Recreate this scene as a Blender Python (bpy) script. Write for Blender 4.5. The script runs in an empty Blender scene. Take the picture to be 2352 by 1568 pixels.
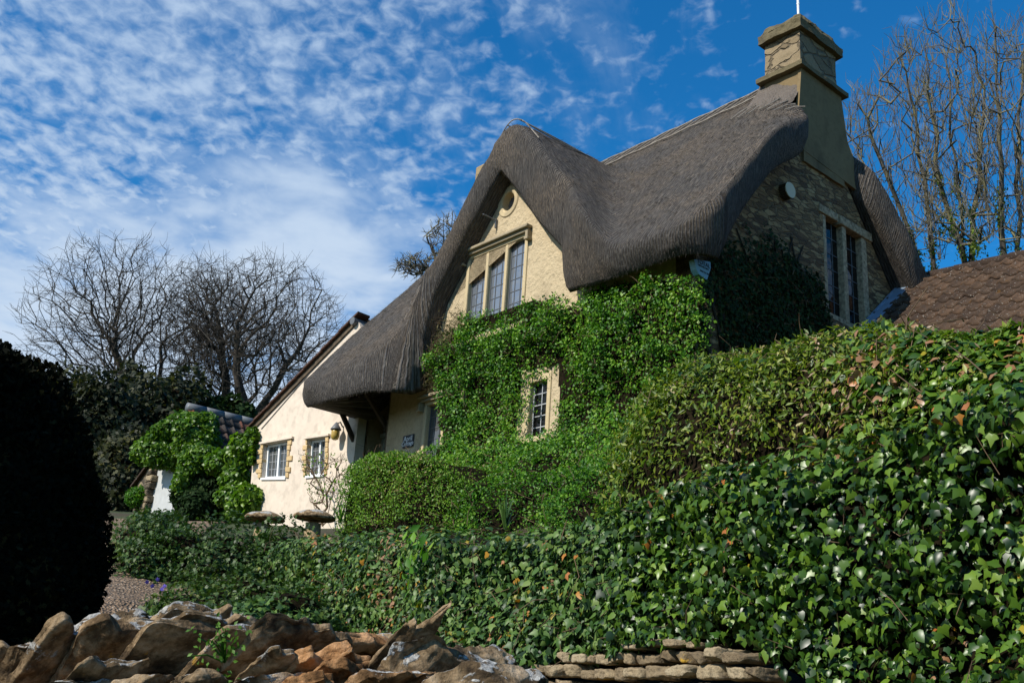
import bpy, bmesh, math, random
import numpy as np
from mathutils import Vector, Matrix

# ------------------------------------------------------------------ camera, sky, sun
scene = bpy.context.scene
rng = np.random.default_rng(11)
random.seed(5)
F, PITCH, ROLL, YAW = 2400., .336, .0674, .703      # lens in pixels of a 2352 wide frame; YAW = heading of the cottage front
cp, sp = math.cos(PITCH), math.sin(PITCH)
FW = np.array([0, cp, sp]); _up = np.array([0, -sp, cp]); _rt = np.array([1., 0, 0])
RT = math.cos(ROLL) * _rt + math.sin(ROLL) * _up
UP = -math.sin(ROLL) * _rt + math.cos(ROLL) * _up
cam = bpy.data.cameras.new("camera"); cam_o = bpy.data.objects.new("camera", cam)
scene.collection.objects.link(cam_o); scene.camera = cam_o
cam.sensor_width = 36; cam.lens = 36 * F / 2352; cam.clip_start = .05; cam.clip_end = 4000
cam_o.matrix_world = Matrix(((RT[0], UP[0], -FW[0], 0), (RT[1], UP[1], -FW[1], 0), (RT[2], UP[2], -FW[2], 0), (0, 0, 0, 1)))
U = np.array([-math.sin(YAW), math.cos(YAW), 0]); V = np.array([math.cos(YAW), math.sin(YAW), 0]); W = np.array([0, 0, 1.])
SUN_EL = math.radians(40)
_s = .04 * U - V; _s /= np.linalg.norm(_s)
SUN = np.array([_s[0] * math.cos(SUN_EL), _s[1] * math.cos(SUN_EL), math.sin(SUN_EL)])
SUN_STRENGTH, SKY_STRENGTH, EXPOSURE = 5.0, .074, 0.2
sl = bpy.data.lights.new("sun", 'SUN'); so = bpy.data.objects.new("sun", sl); scene.collection.objects.link(so)
sl.energy = SUN_STRENGTH; sl.angle = math.radians(.5); sl.color = (1, .94, .84)
so.rotation_euler = Vector(SUN).to_track_quat('Z', 'Y').to_euler()
so.location = (-20, -5, 40)
scene.view_settings.view_transform = 'Standard'; scene.view_settings.look = 'None'
scene.view_settings.exposure = EXPOSURE; scene.view_settings.gamma = 1

world = bpy.data.worlds.new("World"); scene.world = world; world.use_nodes = True
nt = world.node_tree; nt.nodes.clear()
def N(nt, t, **kw):
    n = nt.nodes.new(t)
    for k, v in kw.items():
        if k in n.inputs.keys(): n.inputs[k].default_value = v
        else: setattr(n, k, v)
    return n
def L(nt, a, b): nt.links.new(a, b)
def math_(nt, op, a, b=None, c=None, clamp=False):
    n = nt.nodes.new('ShaderNodeMath'); n.operation = op; n.use_clamp = clamp
    for i, x in enumerate((a, b, c)):
        if x is None: continue
        if isinstance(x, (int, float)): n.inputs[i].default_value = x
        else: nt.links.new(x, n.inputs[i])
    return n.outputs[0]
def maprange(nt, x, a, b, c=0., d=1., smooth=True):
    n = nt.nodes.new('ShaderNodeMapRange'); n.clamp = True
    n.interpolation_type = 'SMOOTHSTEP' if smooth else 'LINEAR'
    nt.links.new(x, n.inputs[0])
    for i, v in enumerate((a, b, c, d)): n.inputs[i + 1].default_value = v
    return n.outputs[0]
def mix(nt, fac, a, b, blend='MIX'):
    n = nt.nodes.new('ShaderNodeMix'); n.data_type = 'RGBA'; n.blend_type = blend
    for s, x in ((0, fac), (6, a), (7, b)):
        if isinstance(x, (int, float)): n.inputs[s].default_value = x
        elif isinstance(x, tuple): n.inputs[s].default_value = (*x, 1)[:4]
        else: nt.links.new(x, n.inputs[s])
    return n.outputs[2]
def noise(nt, vec, scale, detail=4, rough=.55, dist=0., w=None):
    n = nt.nodes.new('ShaderNodeTexNoise'); n.inputs['Scale'].default_value = scale
    n.inputs['Detail'].default_value = detail; n.inputs['Roughness'].default_value = rough; n.inputs['Distortion'].default_value = dist
    if vec is not None: nt.links.new(vec, n.inputs['Vector'])
    return n.outputs['Fac']
def mapping(nt, vec, scale=(1, 1, 1), loc=(0, 0, 0), rot=(0, 0, 0)):
    n = nt.nodes.new('ShaderNodeMapping'); nt.links.new(vec, n.inputs[0])
    n.inputs['Scale'].default_value = scale; n.inputs['Location'].default_value = loc; n.inputs['Rotation'].default_value = rot
    return n.outputs[0]

def build_sky():
    tc = N(nt, 'ShaderNodeTexCoord'); sep = N(nt, 'ShaderNodeSeparateXYZ'); L(nt, tc.outputs['Generated'], sep.inputs[0])
    x, y, z = sep.outputs
    sky = N(nt, 'ShaderNodeTexSky', sky_type='NISHITA', sun_disc=False, altitude=100, air_density=1.0, dust_density=.3, ozone_density=2.5)
    sky.sun_elevation = SUN_EL; sky.sun_rotation = math.atan2(SUN[0], SUN[1])
    hs = N(nt, 'ShaderNodeHueSaturation', Saturation=1.25, Value=1.25, Hue=.492); L(nt, sky.outputs[0], hs.inputs['Color'])
    blue = mix(nt, 1., hs.outputs[0], (.30, 1.15, 1.55), 'MULTIPLY')
    # cloud layer: direction projected on a flat layer of altocumulus
    zz = math_(nt, 'ADD', math_(nt, 'MAXIMUM', z, 0.), .12)
    px = math_(nt, 'DIVIDE', x, zz); py = math_(nt, 'DIVIDE', y, zz)
    cb = N(nt, 'ShaderNodeCombineXYZ'); L(nt, px, cb.inputs[0]); L(nt, py, cb.inputs[1])
    P = cb.outputs[0]
    puff = noise(nt, mapping(nt, P, (1, .85, 1), (3.1, 1.2, 0), (0, 0, .35)), 34., 4, .52, .3)
    mid = noise(nt, mapping(nt, P, (1, 1, 1), (5.1, 0.2, 0)), 9., 4, .55, .3)
    big = noise(nt, mapping(nt, P, (1, 1, 1), (7.3, 2.2, 0)), 1.7, 5, .55, .2)
    wisp = noise(nt, mapping(nt, P, (1, .55, 1), (1.3, 8.2, 0), (0, 0, .5)), 3.6, 7, .66, .6)
    side = math_(nt, 'SUBTRACT', math_(nt, 'MULTIPLY', y, .25), x)          # cover thickens towards the west
    cover = maprange(nt, side, -.12, .6, -.14, .07)
    lo = maprange(nt, z, .30, .54, 1., 0.)
    pm = math_(nt, 'ADD', math_(nt, 'MULTIPLY', puff, .62), math_(nt, 'MULTIPLY', mid, .38))
    puffm = maprange(nt, math_(nt, 'ADD', pm, cover), .41, .75)
    veil = maprange(nt, math_(nt, 'ADD', math_(nt, 'ADD', math_(nt, 'MULTIPLY', wisp, .7), math_(nt, 'MULTIPLY', mid, .3)), cover), .42, .80)
    band = maprange(nt, math_(nt, 'ADD', math_(nt, 'ADD', math_(nt, 'MULTIPLY', big, .75), math_(nt, 'MULTIPLY', mid, .25)), math_(nt, 'ADD', math_(nt, 'MULTIPLY', lo, .36), math_(nt, 'MULTIPLY', cover, .6))), .66, .92)
    m = math_(nt, 'MAXIMUM', math_(nt, 'MULTIPLY', puffm, .85), band)
    m = math_(nt, 'ADD', m, math_(nt, 'MULTIPLY', math_(nt, 'MULTIPLY', veil, .42), math_(nt, 'SUBTRACT', 1., m)))
    m = math_(nt, 'MULTIPLY', m, .95, clamp=True)
    bright = mix(nt, lo, (6.2, 7.9, 10.2), (7.4, 8.8, 10.6))
    col = mix(nt, m, blue, bright)
    bg = N(nt, 'ShaderNodeBackground', Strength=SKY_STRENGTH); L(nt, col, bg.inputs[0])
    out = N(nt, 'ShaderNodeOutputWorld'); L(nt, bg.outputs[0], out.inputs[0])
build_sky()
scene.cycles.use_denoising = True
scene.cycles.max_bounces = 6; scene.cycles.diffuse_bounces = 2; scene.cycles.glossy_bounces = 2
scene.cycles.transmission_bounces = 3; scene.cycles.transparent_max_bounces = 6
scene.cycles.caustics_reflective = False; scene.cycles.caustics_refractive = False

# ------------------------------------------------------------------ frames of reference
def ray(x, y): return FW + RT * (x - 1176) / F - UP * (y - 784) / F
_r = ray(1598, 800) * 13.5
O = np.array([_r[0], _r[1], 0.])                    # right front corner of the cottage, eye level is z = 0
def H(u, v, w): return O + U * u + V * v + W * w
def hit(x, y, P, n):
    R = ray(x, y); return R * ((P @ n) / (R @ n))
def onF(x, y, v=0):
    q = hit(x, y, O + V * v, V) - O; return q @ U, q[2]
def onG(x, y, u=0):
    q = hit(x, y, O + U * u, U) - O; return q @ V, q[2]
YI = .52                                            # heading of the ivy-covered retaining wall
DI = np.array([-math.sin(YI), math.cos(YI), 0]); NI = np.array([math.cos(YI), math.sin(YI), 0]); PI0 = np.array([1.9, 3.9, 0])
def I_(s, b, z): return PI0 + DI * s + NI * b + W * z
def onI(x, y, b=0):
    q = hit(x, y, PI0 + NI * b, NI) - PI0; return q @ DI, q[2]
YA = .80                                            # heading of the annexe wall
DA = np.array([-math.sin(YA), math.cos(YA), 0]); NA = np.array([math.cos(YA), math.sin(YA), 0]); PA = O + U * 7.35
def A_(d, b, z): return PA + DA * d + NA * b + W * z

# ------------------------------------------------------------------ noise
def _hash(ix, iy, iz, seed):
    h = (ix * 374761393 + iy * 668265263 + iz * 2147483647 + seed * 974634777) & 0xffffffff
    h = ((h ^ (h >> 13)) * 1274126177) & 0xffffffff
    h = ((h ^ (h >> 16)) * 2246822519) & 0xffffffff
    return ((h ^ (h >> 15)) & 0xffff) / 65535.
def vnoise(P, scale=1., seed=0):
    P = np.asarray(P, float) * scale; i = np.floor(P).astype(np.int64); f = P - i; f = f * f * (3 - 2 * f); r = 0
    for dx in (0, 1):
        for dy in (0, 1):
            for dz in (0, 1):
                w = (f[..., 0] if dx else 1 - f[..., 0]) * (f[..., 1] if dy else 1 - f[..., 1]) * (f[..., 2] if dz else 1 - f[..., 2])
                r = r + w * _hash(i[..., 0] + dx, i[..., 1] + dy, i[..., 2] + dz, seed)
    return r * 2 - 1
def fbm(P, scale=1., oct=3, seed=0, gain=.5):
    r = 0; a = 1
    for o in range(oct): r = r + a * vnoise(P, scale * 2 ** o, seed + o * 7); a *= gain
    return r
def nrm(a): return a / np.maximum(np.linalg.norm(a, axis=-1, keepdims=True), 1e-9)
def smin(a, b, k): h = np.clip(.5 + .5 * (b - a) / k, 0, 1); return b * (1 - h) + a * h - k * h * (1 - h)
def smax(a, b, k): return -smin(-a, -b, k)
def inpoly(x, y, poly):
    x = np.asarray(x); y = np.asarray(y); c = np.zeros(x.shape, bool); n = len(poly)
    for i in range(n):
        x1, y1 = poly[i]; x2, y2 = poly[(i + 1) % n]
        if y1 == y2: continue
        c ^= ((y1 > y) != (y2 > y)) & (x < (x2 - x1) * (y - y1) / (y2 - y1) + x1)
    return c
def px_of(P):
    d = P @ FW; return 1176 + F * (P @ RT) / d, 784 - F * (P @ UP) / d

# ------------------------------------------------------------------ object helpers
def tag(o, label=None, cat=None, group=None, kind=None):
    if label: o['label'] = label
    if cat: o['category'] = cat
    if group: o['group'] = group
    if kind: o['kind'] = kind
    return o
def thing(name, loc, label, cat, group=None):
    o = bpy.data.objects.new(name, None); scene.collection.objects.link(o); o.location = Vector(loc); o.empty_display_size = .2
    return tag(o, label, cat, group)
def wloc(o):
    p = np.zeros(3)
    while o is not None: p = p + np.array(o.location); o = o.parent
    return p
def obj(name, verts, faces, mat, parent=None, loc=None, smooth=False, uv=None, attrs=None):
    """verts in world space; faces: list of tuples, or an (n,k) int array"""
    verts = np.asarray(verts, float)
    base = wloc(parent) if parent is not None else np.zeros(3)
    if loc is None: loc = base if parent is not None else np.array([*(verts.min(0) + verts.max(0))[:2] / 2, verts[:, 2].min()])
    loc = np.asarray(loc, float)
    me = bpy.data.meshes.new(name); lv = verts - loc
    if isinstance(faces, np.ndarray):
        k = faces.shape[1]; n = len(faces)
        me.vertices.add(len(lv)); me.vertices.foreach_set('co', lv.ravel())
        me.loops.add(n * k); me.loops.foreach_set('vertex_index', faces.ravel().astype(np.int32))
        me.polygons.add(n); me.polygons.foreach_set('loop_start', np.arange(0, n * k, k, dtype=np.int32))
        me.polygons.foreach_set('loop_total', np.full(n, k, np.int32)); me.update(calc_edges=True)
    else: me.from_pydata([tuple(v) for v in lv], [], [tuple(int(i) for i in f) for f in faces]); me.update()
    if uv is not None:
        l = me.uv_layers.new(name='UVMap'); idx = np.zeros(len(me.loops), np.int32); me.loops.foreach_get('vertex_index', idx)
        l.data.foreach_set('uv', np.asarray(uv, float)[idx].ravel())
    for an, av in (attrs or {}).items():
        a = me.attributes.new(an, 'FLOAT', 'POINT'); a.data.foreach_set('value', np.asarray(av, np.float32))
    if smooth: me.polygons.foreach_set('use_smooth', np.ones(len(me.polygons), bool))
    me.materials.append(mat)
    o = bpy.data.objects.new(name, me); scene.collection.objects.link(o); o.location = Vector(loc - base)
    if parent is not None: o.parent = parent
    return o
class MB:
    def __init__(s): s.v = []; s.f = []; s.n = 0
    def add(s, v, f):
        v = np.asarray(v, float); s.v.append(v); s.f += [tuple(i + s.n for i in q) for q in f]; s.n += len(v)
    def box(s, c, ax, ay, az, bev=0.):
        """box centred at c with half-axes ax, ay, az (world vectors), chamfered by bev (fraction of size in metres)"""
        c, ax, ay, az = (np.asarray(q, float) for q in (c, ax, ay, az))
        if bev <= 0:
            v = [c + i * ax + j * ay + k * az for k in (-1, 1) for j in (-1, 1) for i in (-1, 1)]
            s.add(v, [(0, 2, 3, 1), (4, 5, 7, 6), (0, 1, 5, 4), (2, 6, 7, 3), (0, 4, 6, 2), (1, 3, 7, 5)]); return
        bm = bmesh.new(); bmesh.ops.create_cube(bm, size=2)
        l = [np.linalg.norm(q) for q in (ax, ay, az)]
        for v in bm.verts: v.co = Vector((v.co.x * l[0], v.co.y * l[1], v.co.z * l[2]))
        bmesh.ops.bevel(bm, geom=bm.edges[:], offset=min(bev, .45 * 2 * min(l)), segments=2, affect='EDGES', profile=.6)
        u = [q / n for q, n in zip((ax, ay, az), l)]; bm.verts.index_update()
        s.add([c + u[0] * v.co.x + u[1] * v.co.y + u[2] * v.co.z for v in bm.verts], [[v.index for v in f.verts] for f in bm.faces]); bm.free()
    def tube(s, pts, r, n=6, cap=True):
        pts = np.asarray(pts, float); m = len(pts); r = np.broadcast_to(np.asarray(r, float), (m,))
        T = nrm(np.gradient(pts, axis=0)); ref = np.array([0, 0, 1.]) if abs(T[0][2]) < .9 else np.array([1., 0, 0])
        a = np.arange(n) * 2 * np.pi / n; v = []
        for i in range(m):
            x = np.cross(T[i], ref); x /= np.linalg.norm(x); y = np.cross(T[i], x)
            v += [pts[i] + r[i] * (math.cos(t) * x + math.sin(t) * y) for t in a]
        f = [(i * n + k, i * n + (k + 1) % n, (i + 1) * n + (k + 1) % n, (i + 1) * n + k) for i in range(m - 1) for k in range(n)]
        if cap: f += [tuple(range(n))[::-1], tuple((m - 1) * n + k for k in range(n))]
        s.add(v, f)
    def lathe(s, c, prof, n=20, jit=None):
        v = []; 
        for (r, z) in prof:
            for k in range(n):
                a = 2 * math.pi * k / n; v.append([c[0] + r * math.cos(a), c[1] + r * math.sin(a), c[2] + z])
        m = len(prof); f = [(i * n + k, i * n + (k + 1) % n, (i + 1) * n + (k + 1) % n, (i + 1) * n + k) for i in range(m - 1) for k in range(n)]
        f += [tuple(range(n))[::-1], tuple((m - 1) * n + k for k in range(n))]; s.add(v, f)
    def prism(s, pts3, d):
        """polygon (list of world points) extruded by vector d"""
        p = np.asarray(pts3, float); n = len(p); v = np.vstack([p, p + np.asarray(d, float)])
        s.add(v, [tuple(range(n)), tuple(range(n, 2 * n))[::-1]] + [(i, i + n, (i + 1) % n + n, (i + 1) % n) for i in range(n)])
    def build(s, name, mat, parent=None, smooth=False, loc=None):
        return obj(name, np.vstack(s.v), s.f, mat, parent, loc, smooth)
def holed(fn, outer, holes, depth):
    """wall sheet with holes: fn maps (a, b, depth) to world; returns verts, faces with thickness depth"""
    bm = bmesh.new(); edges = []; loops = []
    for lp in [outer] + holes:
        vs = [bm.verts.new((p[0], p[1], 0)) for p in lp]; loops.append(vs)
        for i in range(len(vs)): edges.append(bm.edges.new((vs[i], vs[(i + 1) % len(vs)])))
    bmesh.ops.triangle_fill(bm, use_beauty=True, use_dissolve=False, edges=edges)
    bm.verts.index_update(); bm.verts.ensure_lookup_table()
    co = [(v.co.x, v.co.y) for v in bm.verts]; n = len(co); fr = [[v.index for v in f.verts] for f in bm.faces]
    v = [fn(a, b, 0) for a, b in co] + [fn(a, b, depth) for a, b in co]; f = [tuple(q) for q in fr] + [tuple(i + n for i in q[::-1]) for q in fr]
    for vs in loops:
        ix = [q.index for q in vs]
        for i in range(len(ix)): a, b = ix[i], ix[(i + 1) % len(ix)]; f.append((a, b, b + n, a + n))
    bm.free(); return np.array(v), f

# ------------------------------------------------------------------ materials
def mat(name):
    m = bpy.data.materials.new(name); m.use_nodes = True; t = m.node_tree; b = t.nodes['Principled BSDF']; return m, t, b
def bump(t, b, h, strength=.5, dist=.02):
    n = t.nodes.new('ShaderNodeBump'); n.inputs['Strength'].default_value = strength; n.inputs['Distance'].default_value = dist
    L(t, h, n.inputs['Height']); L(t, n.outputs[0], b.inputs['Normal'])
def objco(t): return t.nodes.new('ShaderNodeTexCoord').outputs['Object']
def ramp(t, x, stops):
    n = t.nodes.new('ShaderNodeValToRGB'); L(t, x, n.inputs[0]); e = n.color_ramp.elements
    while len(e) < len(stops): e.new(.5)
    for k, (p, c) in enumerate(stops): e[k].position = p; e[k].color = (*c, 1)
    return n.outputs[0]
def leaf_mat(name, stops, rough=.4, spec=.5, trans=.25, vein=0.):
    m, t, b = mat(name); a = t.nodes.new('ShaderNodeAttribute'); a.attribute_name = 'tint'
    col = ramp(t, a.outputs['Fac'], stops)
    L(t, col, b.inputs['Base Color']); b.inputs['Roughness'].default_value = rough; b.inputs['Specular IOR Level'].default_value = spec
    tr = t.nodes.new('ShaderNodeBsdfTranslucent'); L(t, mix(t, .6, col, mix(t, 1., col, (1.6, 1.9, .6), 'MULTIPLY')), tr.inputs[0])
    ms = t.nodes.new('ShaderNodeMixShader'); ms.inputs[0].default_value = trans
    L(t, b.outputs[0], ms.inputs[1]); L(t, tr.outputs[0], ms.inputs[2]); L(t, ms.outputs[0], t.nodes['Material Output'].inputs[0])
    return m
def plain(name, col, rough=.7, spec=.3, nscale=0, namp=.25, bumps=0., metal=0., bdist=.01):
    m, t, b = mat(name); b.inputs['Roughness'].default_value = rough; b.inputs['Specular IOR Level'].default_value = spec; b.inputs['Metallic'].default_value = metal
    if nscale:
        f = noise(t, objco(t), nscale, 6, .6); lo = tuple(c * (1 - namp) for c in col); hi = tuple(min(1, c * (1 + namp)) for c in col)
        L(t, ramp(t, f, [(.3, lo), (.7, hi)]), b.inputs['Base Color'])
        if bumps: bump(t, b, f, bumps, bdist)
    else: b.inputs['Base Color'].default_value = (*col, 1)
    return m
def thatch_mat():
    m, t, b = mat('thatch'); uv = t.nodes.new('ShaderNodeUVMap').outputs[0]; oc = objco(t)
    fine = noise(t, mapping(t, uv, (62, 5, 1)), 1., 5, .72)            # reeds running down the slope
    med = noise(t, mapping(t, uv, (22, 7, 1)), 1., 4, .65)
    spot = noise(t, mapping(t, uv, (46, 20, 1)), 1., 4, .65)           # broken straw ends
    patch = noise(t, oc, .8, 5, .6, .4)
    w = t.nodes.new('ShaderNodeTexWave'); w.wave_type = 'BANDS'; w.bands_direction = 'X'; w.inputs['Scale'].default_value = 1.
    w.inputs['Distortion'].default_value = 1.6; w.inputs['Detail'].default_value = 2; w.inputs['Detail Scale'].default_value = .6
    L(t, mapping(t, uv, (6.2, 1.2, 1)), w.inputs[0])
    net = maprange(t, w.outputs['Fac'], .5, 1.)
    base = ramp(t, fine, [(.33, (.017, .0148, .0128)), (.50, (.088, .078, .068)), (.66, (.26, .232, .196))])
    base = mix(t, maprange(t, med, .32, .62), mix(t, .55, base, (.045, .036, .032)), base)
    brown = mix(t, maprange(t, spot, .46, .68), mix(t, 1., base, (1.1, 1., .88), 'MULTIPLY'), (.26, .20, .14))
    col = mix(t, maprange(t, patch, .42, .66), base, brown)
    col = mix(t, math_(t, 'MULTIPLY', net, .34), col, (.21, .21, .22))
    L(t, col, b.inputs['Base Color']); b.inputs['Roughness'].default_value = .85; b.inputs['Specular IOR Level'].default_value = .15
    hgt = math_(t, 'ADD', math_(t, 'MULTIPLY', fine, .7), math_(t, 'ADD', math_(t, 'MULTIPLY', spot, .8), math_(t, 'MULTIPLY', net, .5)))
    bump(t, b, hgt, 1., .06); return m
def rubble_mat(name, tones, scale=3.2, stretch=2.6, mortar=(.2, .16, .11), axis=(YAW - math.pi / 2)):
    m, t, b = mat(name); oc = mapping(t, objco(t), (1, 1, stretch)); nn = noise(t, oc, 2.5, 3)
    vm = t.nodes.new('ShaderNodeVectorMath'); vm.operation = 'ADD'; L(t, oc, vm.inputs[0])
    cb = t.nodes.new('ShaderNodeCombineXYZ')
    for i in range(3): L(t, math_(t, 'MULTIPLY', nn, .35), cb.inputs[i])
    L(t, cb.outputs[0], vm.inputs[1])
    v1 = t.nodes.new('ShaderNodeTexVoronoi'); v1.feature = 'DISTANCE_TO_EDGE'; v1.inputs['Scale'].default_value = scale; L(t, vm.outputs[0], v1.inputs['Vector'])
    v2 = t.nodes.new('ShaderNodeTexVoronoi'); v2.inputs['Scale'].default_value = scale; L(t, vm.outputs[0], v2.inputs['Vector'])
    sp_ = t.nodes.new('ShaderNodeSeparateColor'); L(t, v2.outputs['Color'], sp_.inputs[0])
    g = noise(t, objco(t), 14, 6, .65)
    c = ramp(t, math_(t, 'ADD', math_(t, 'MULTIPLY', sp_.outputs[0], .7), math_(t, 'MULTIPLY', g, .35)), tones)
    e = maprange(t, v1.outputs['Distance'], .0, .09)
    L(t, mix(t, e, mix(t, g, mortar, tuple(.6 * q for q in mortar)), c), b.inputs['Base Color']); b.inputs['Roughness'].default_value = .9
    bump(t, b, math_(t, 'ADD', e, math_(t, 'MULTIPLY', g, .5)), .9, .04); return m
def render_mat(name, col, dark, rough_scale=30, bstr=.6, stain=.5, bd=.015):
    m, t, b = mat(name); oc = objco(t); g = noise(t, oc, rough_scale, 5, .6); s = noise(t, mapping(t, oc, (1, 1, .55)), 1.3, 6, .6, .5); s2 = noise(t, oc, 5, 5, .6)
    c = mix(t, math_(t, 'MULTIPLY', maprange(t, s, .46, .72), stain), col, dark)
    c = mix(t, math_(t, 'MULTIPLY', maprange(t, s2, .45, .75), .35), c, tuple(min(1, q * 1.25) for q in col))
    c = mix(t, math_(t, 'MULTIPLY', maprange(t, g, .55, .3), .35), c, tuple(q * .5 for q in col))
    L(t, c, b.inputs['Base Color']); b.inputs['Roughness'].default_value = .9; b.inputs['Specular IOR Level'].default_value = .15
    bump(t, b, math_(t, 'ADD', g, math_(t, 'MULTIPLY', s2, .6)), bstr, bd); return m
def rock_mat():
    m, t, b = mat('coping_stone'); oc = objco(t); geo = t.nodes.new('ShaderNodeNewGeometry')
    a = t.nodes.new('ShaderNodeAttribute'); a.attribute_name = 'tint'
    g = noise(t, oc, 26, 8, .68); s = noise(t, oc, 7, 5, .6, .4); li = noise(t, oc, 9, 6, .62, .3); fl = noise(t, oc, 70, 4, .6)
    base = ramp(t, math_(t, 'ADD', math_(t, 'MULTIPLY', s, .6), math_(t, 'MULTIPLY', g, .4)), [(.38, (.03, .02, .012)), (.47, (.12, .08, .042)), (.54, (.28, .195, .11)), (.64, (.48, .37, .25))])
    rust = mix(t, maprange(t, a.outputs['Fac'], .5, .9), base, mix(t, 1., base, (1.12, .82, .6), 'MULTIPLY'))
    sn = t.nodes.new('ShaderNodeSeparateXYZ'); L(t, geo.outputs['Normal'], sn.inputs[0])
    up = math_(t, 'ADD', math_(t, 'MULTIPLY', maprange(t, sn.outputs[2], .2, 1.), .15), math_(t, 'MULTIPLY', math_(t, 'SUBTRACT', a.outputs['Fac'], .5), -.12))
    lich = maprange(t, math_(t, 'ADD', li, up), .65, .69)
    lc = mix(t, maprange(t, fl, .35, .65), (.46, .45, .42), (.24, .23, .21))
    yel = maprange(t, noise(t, mapping(t, oc, (1, 1, 1), (4, 1, 2)), 12, 4, .6), .68, .72)
    c = mix(t, lich, rust, lc); c = mix(t, math_(t, 'MULTIPLY', yel, .7), c, (.42, .23, .03))
    L(t, c, b.inputs['Base Color']); b.inputs['Roughness'].default_value = .92; b.inputs['Specular IOR Level'].default_value = .15
    bump(t, b, math_(t, 'ADD', g, math_(t, 'ADD', math_(t, 'MULTIPLY', fl, .35), math_(t, 'MULTIPLY', lich, .25))), 1., .016); return m
def tile_mat(name, c0, c1, c2, light=(.4, .38, .34)):
    m, t, b = mat(name); oc = objco(t); a = t.nodes.new('ShaderNodeAttribute'); a.attribute_name = 'tint'
    g = noise(t, oc, 22, 6, .65); s = noise(t, oc, 1.5, 4, .6)
    c = ramp(t, a.outputs['Fac'], [(0, c0), (.5, c1), (.95, c2)]); c = mix(t, maprange(t, g, .35, .65), c, mix(t, .55, c, (.03, .026, .023)))
    c = mix(t, math_(t, 'MULTIPLY', maprange(t, noise(t, oc, 38, 3, .5), .64, .72), .8), c, light)
    c = mix(t, math_(t, 'MULTIPLY', maprange(t, noise(t, oc, 4.5, 5, .6), .66, .74), .6), c, (.2, .1, .02))
    L(t, c, b.inputs['Base Color']); b.inputs['Roughness'].default_value = .9; b.inputs['Specular IOR Level'].default_value = .15; bump(t, b, g, .6, .01); return m
def glass_mat(name, col, ior=1.9, wob=.25):
    m, t, b = mat(name); oc = objco(t); n = noise(t, oc, 3.5, 2, .5)
    b.inputs['Base Color'].default_value = (*col, 1); b.inputs['Roughness'].default_value = .04; b.inputs['IOR'].default_value = ior
    bump(t, b, n, wob, .05); return m
def bark_mat(name, c0, c1, lich=(.22, .2, .06), amt=.5):
    m, t, b = mat(name); oc = objco(t); g = noise(t, oc, 9, 5, .65); s = noise(t, oc, 2.2, 4, .6)
    c = ramp(t, g, [(.3, c0), (.7, c1)]); c = mix(t, math_(t, 'MULTIPLY', maprange(t, s, .45, .65), amt), c, lich)
    L(t, c, b.inputs['Base Color']); b.inputs['Roughness'].default_value = .9; bump(t, b, g, .5, .02); return m
M = {}
M['thatch'] = thatch_mat()
M['straw'] = leaf_mat('straw', [(0, (.03, .024, .02)), (.5, (.09, .076, .066)), (.9, (.2, .165, .13)), (1, (.28, .23, .17))], .8, .1, .1)
M['rod'] = plain('hazel_rod', (.25, .22, .185), .7, .3, 20, .35)
M['gable'] = rubble_mat('gable_rubble', [(.2, (.08, .042, .016)), (.45, (.19, .11, .044)), (.65, (.28, .172, .072)), (.9, (.36, .245, .115))], 5.2, 2.9, (.23, .15, .07))
M['ochre'] = render_mat('ochre_roughcast', (.50, .40, .255), (.31, .245, .155), 15, 1., .75, .035)
M['apron'] = render_mat('chimney_render', (.20, .145, .075), (.09, .068, .04), 12, .3, .9)
M['stack'] = render_mat('chimney_stone', (.29, .215, .12), (.11, .085, .052), 9, .8, .9)
M['stackblock'] = rubble_mat('chimney_blocks', [(.2, (.16, .118, .064)), (.5, (.225, .168, .094)), (.9, (.28, .215, .13))], 2.6, 1.7, (.15, .115, .068))
M['stackdark'] = render_mat('weathered_cap', (.14, .115, .065), (.06, .055, .045), 20, .9, .8)
M['dress'] = render_mat('dressed_stone', (.52, .415, .25), (.28, .23, .15), 40, .3, .7)
M['hood'] = render_mat('weathered_hood', (.34, .28, .185), (.17, .145, .105), 30, .4, .8)
M['cream'] = render_mat('cream_render', (.66, .56, .455), (.57, .475, .38), 6, .08, .25, .01)
M['shade'] = render_mat('porch_render', (.62, .54, .44), (.4, .34, .27), 9, .3, .4)
M['quoin'] = render_mat('quoin_stone', (.58, .42, .22), (.4, .28, .14), 22, .7, .5)
M['timber'] = plain('dark_timber', (.035, .026, .018), .8, .2, 12, .4, .4)
M['oldwood'] = plain('weathered_timber', (.34, .26, .165), .9, .1, 18, .6, .6)
M['white'] = plain('white_paint', (.8, .81, .8), .4, .4, 6, .06)
M['door'] = plain('door_paint', (.42, .45, .44), .5, .4, 6, .1)
M['lead'] = plain('lead', (.12, .13, .14), .5, .4, 8, .3)
M['leadblue'] = plain('lead_flashing', (.2, .27, .36), .4, .5, 6, .2)
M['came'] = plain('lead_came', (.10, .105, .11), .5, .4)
M['camelight'] = plain('lit_came', (.34, .35, .36), .5, .4)  # paler copy of the lead came, sunlit look put into its colour
M['glass'] = glass_mat('sky_glass', (.13, .145, .17), 2.6, .35)  # pale base colour stands in for reflected sky and curtains
M['darkglass'] = glass_mat('dark_glass', (.006, .006, .006), 1.35)
M['greyglass'] = glass_mat('grey_glass', (.07, .075, .075), 1.7)
M['rock'] = rock_mat()
M['wallstone'] = M['rock']
M['corefill'] = plain('dark_core_fill', (.012, .009, .005), 1., .05, 20, .6, .6, 0, .03)  # near-black fill for the solid cores behind the leaves
M['tiler'] = tile_mat('brown_clay_tile', (.05, .031, .021), (.088, .054, .034), (.125, .072, .042))
M['tileg'] = tile_mat('grey_clay_tile', (.05, .045, .042), (.085, .07, .062), (.30, .1, .055))
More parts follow.
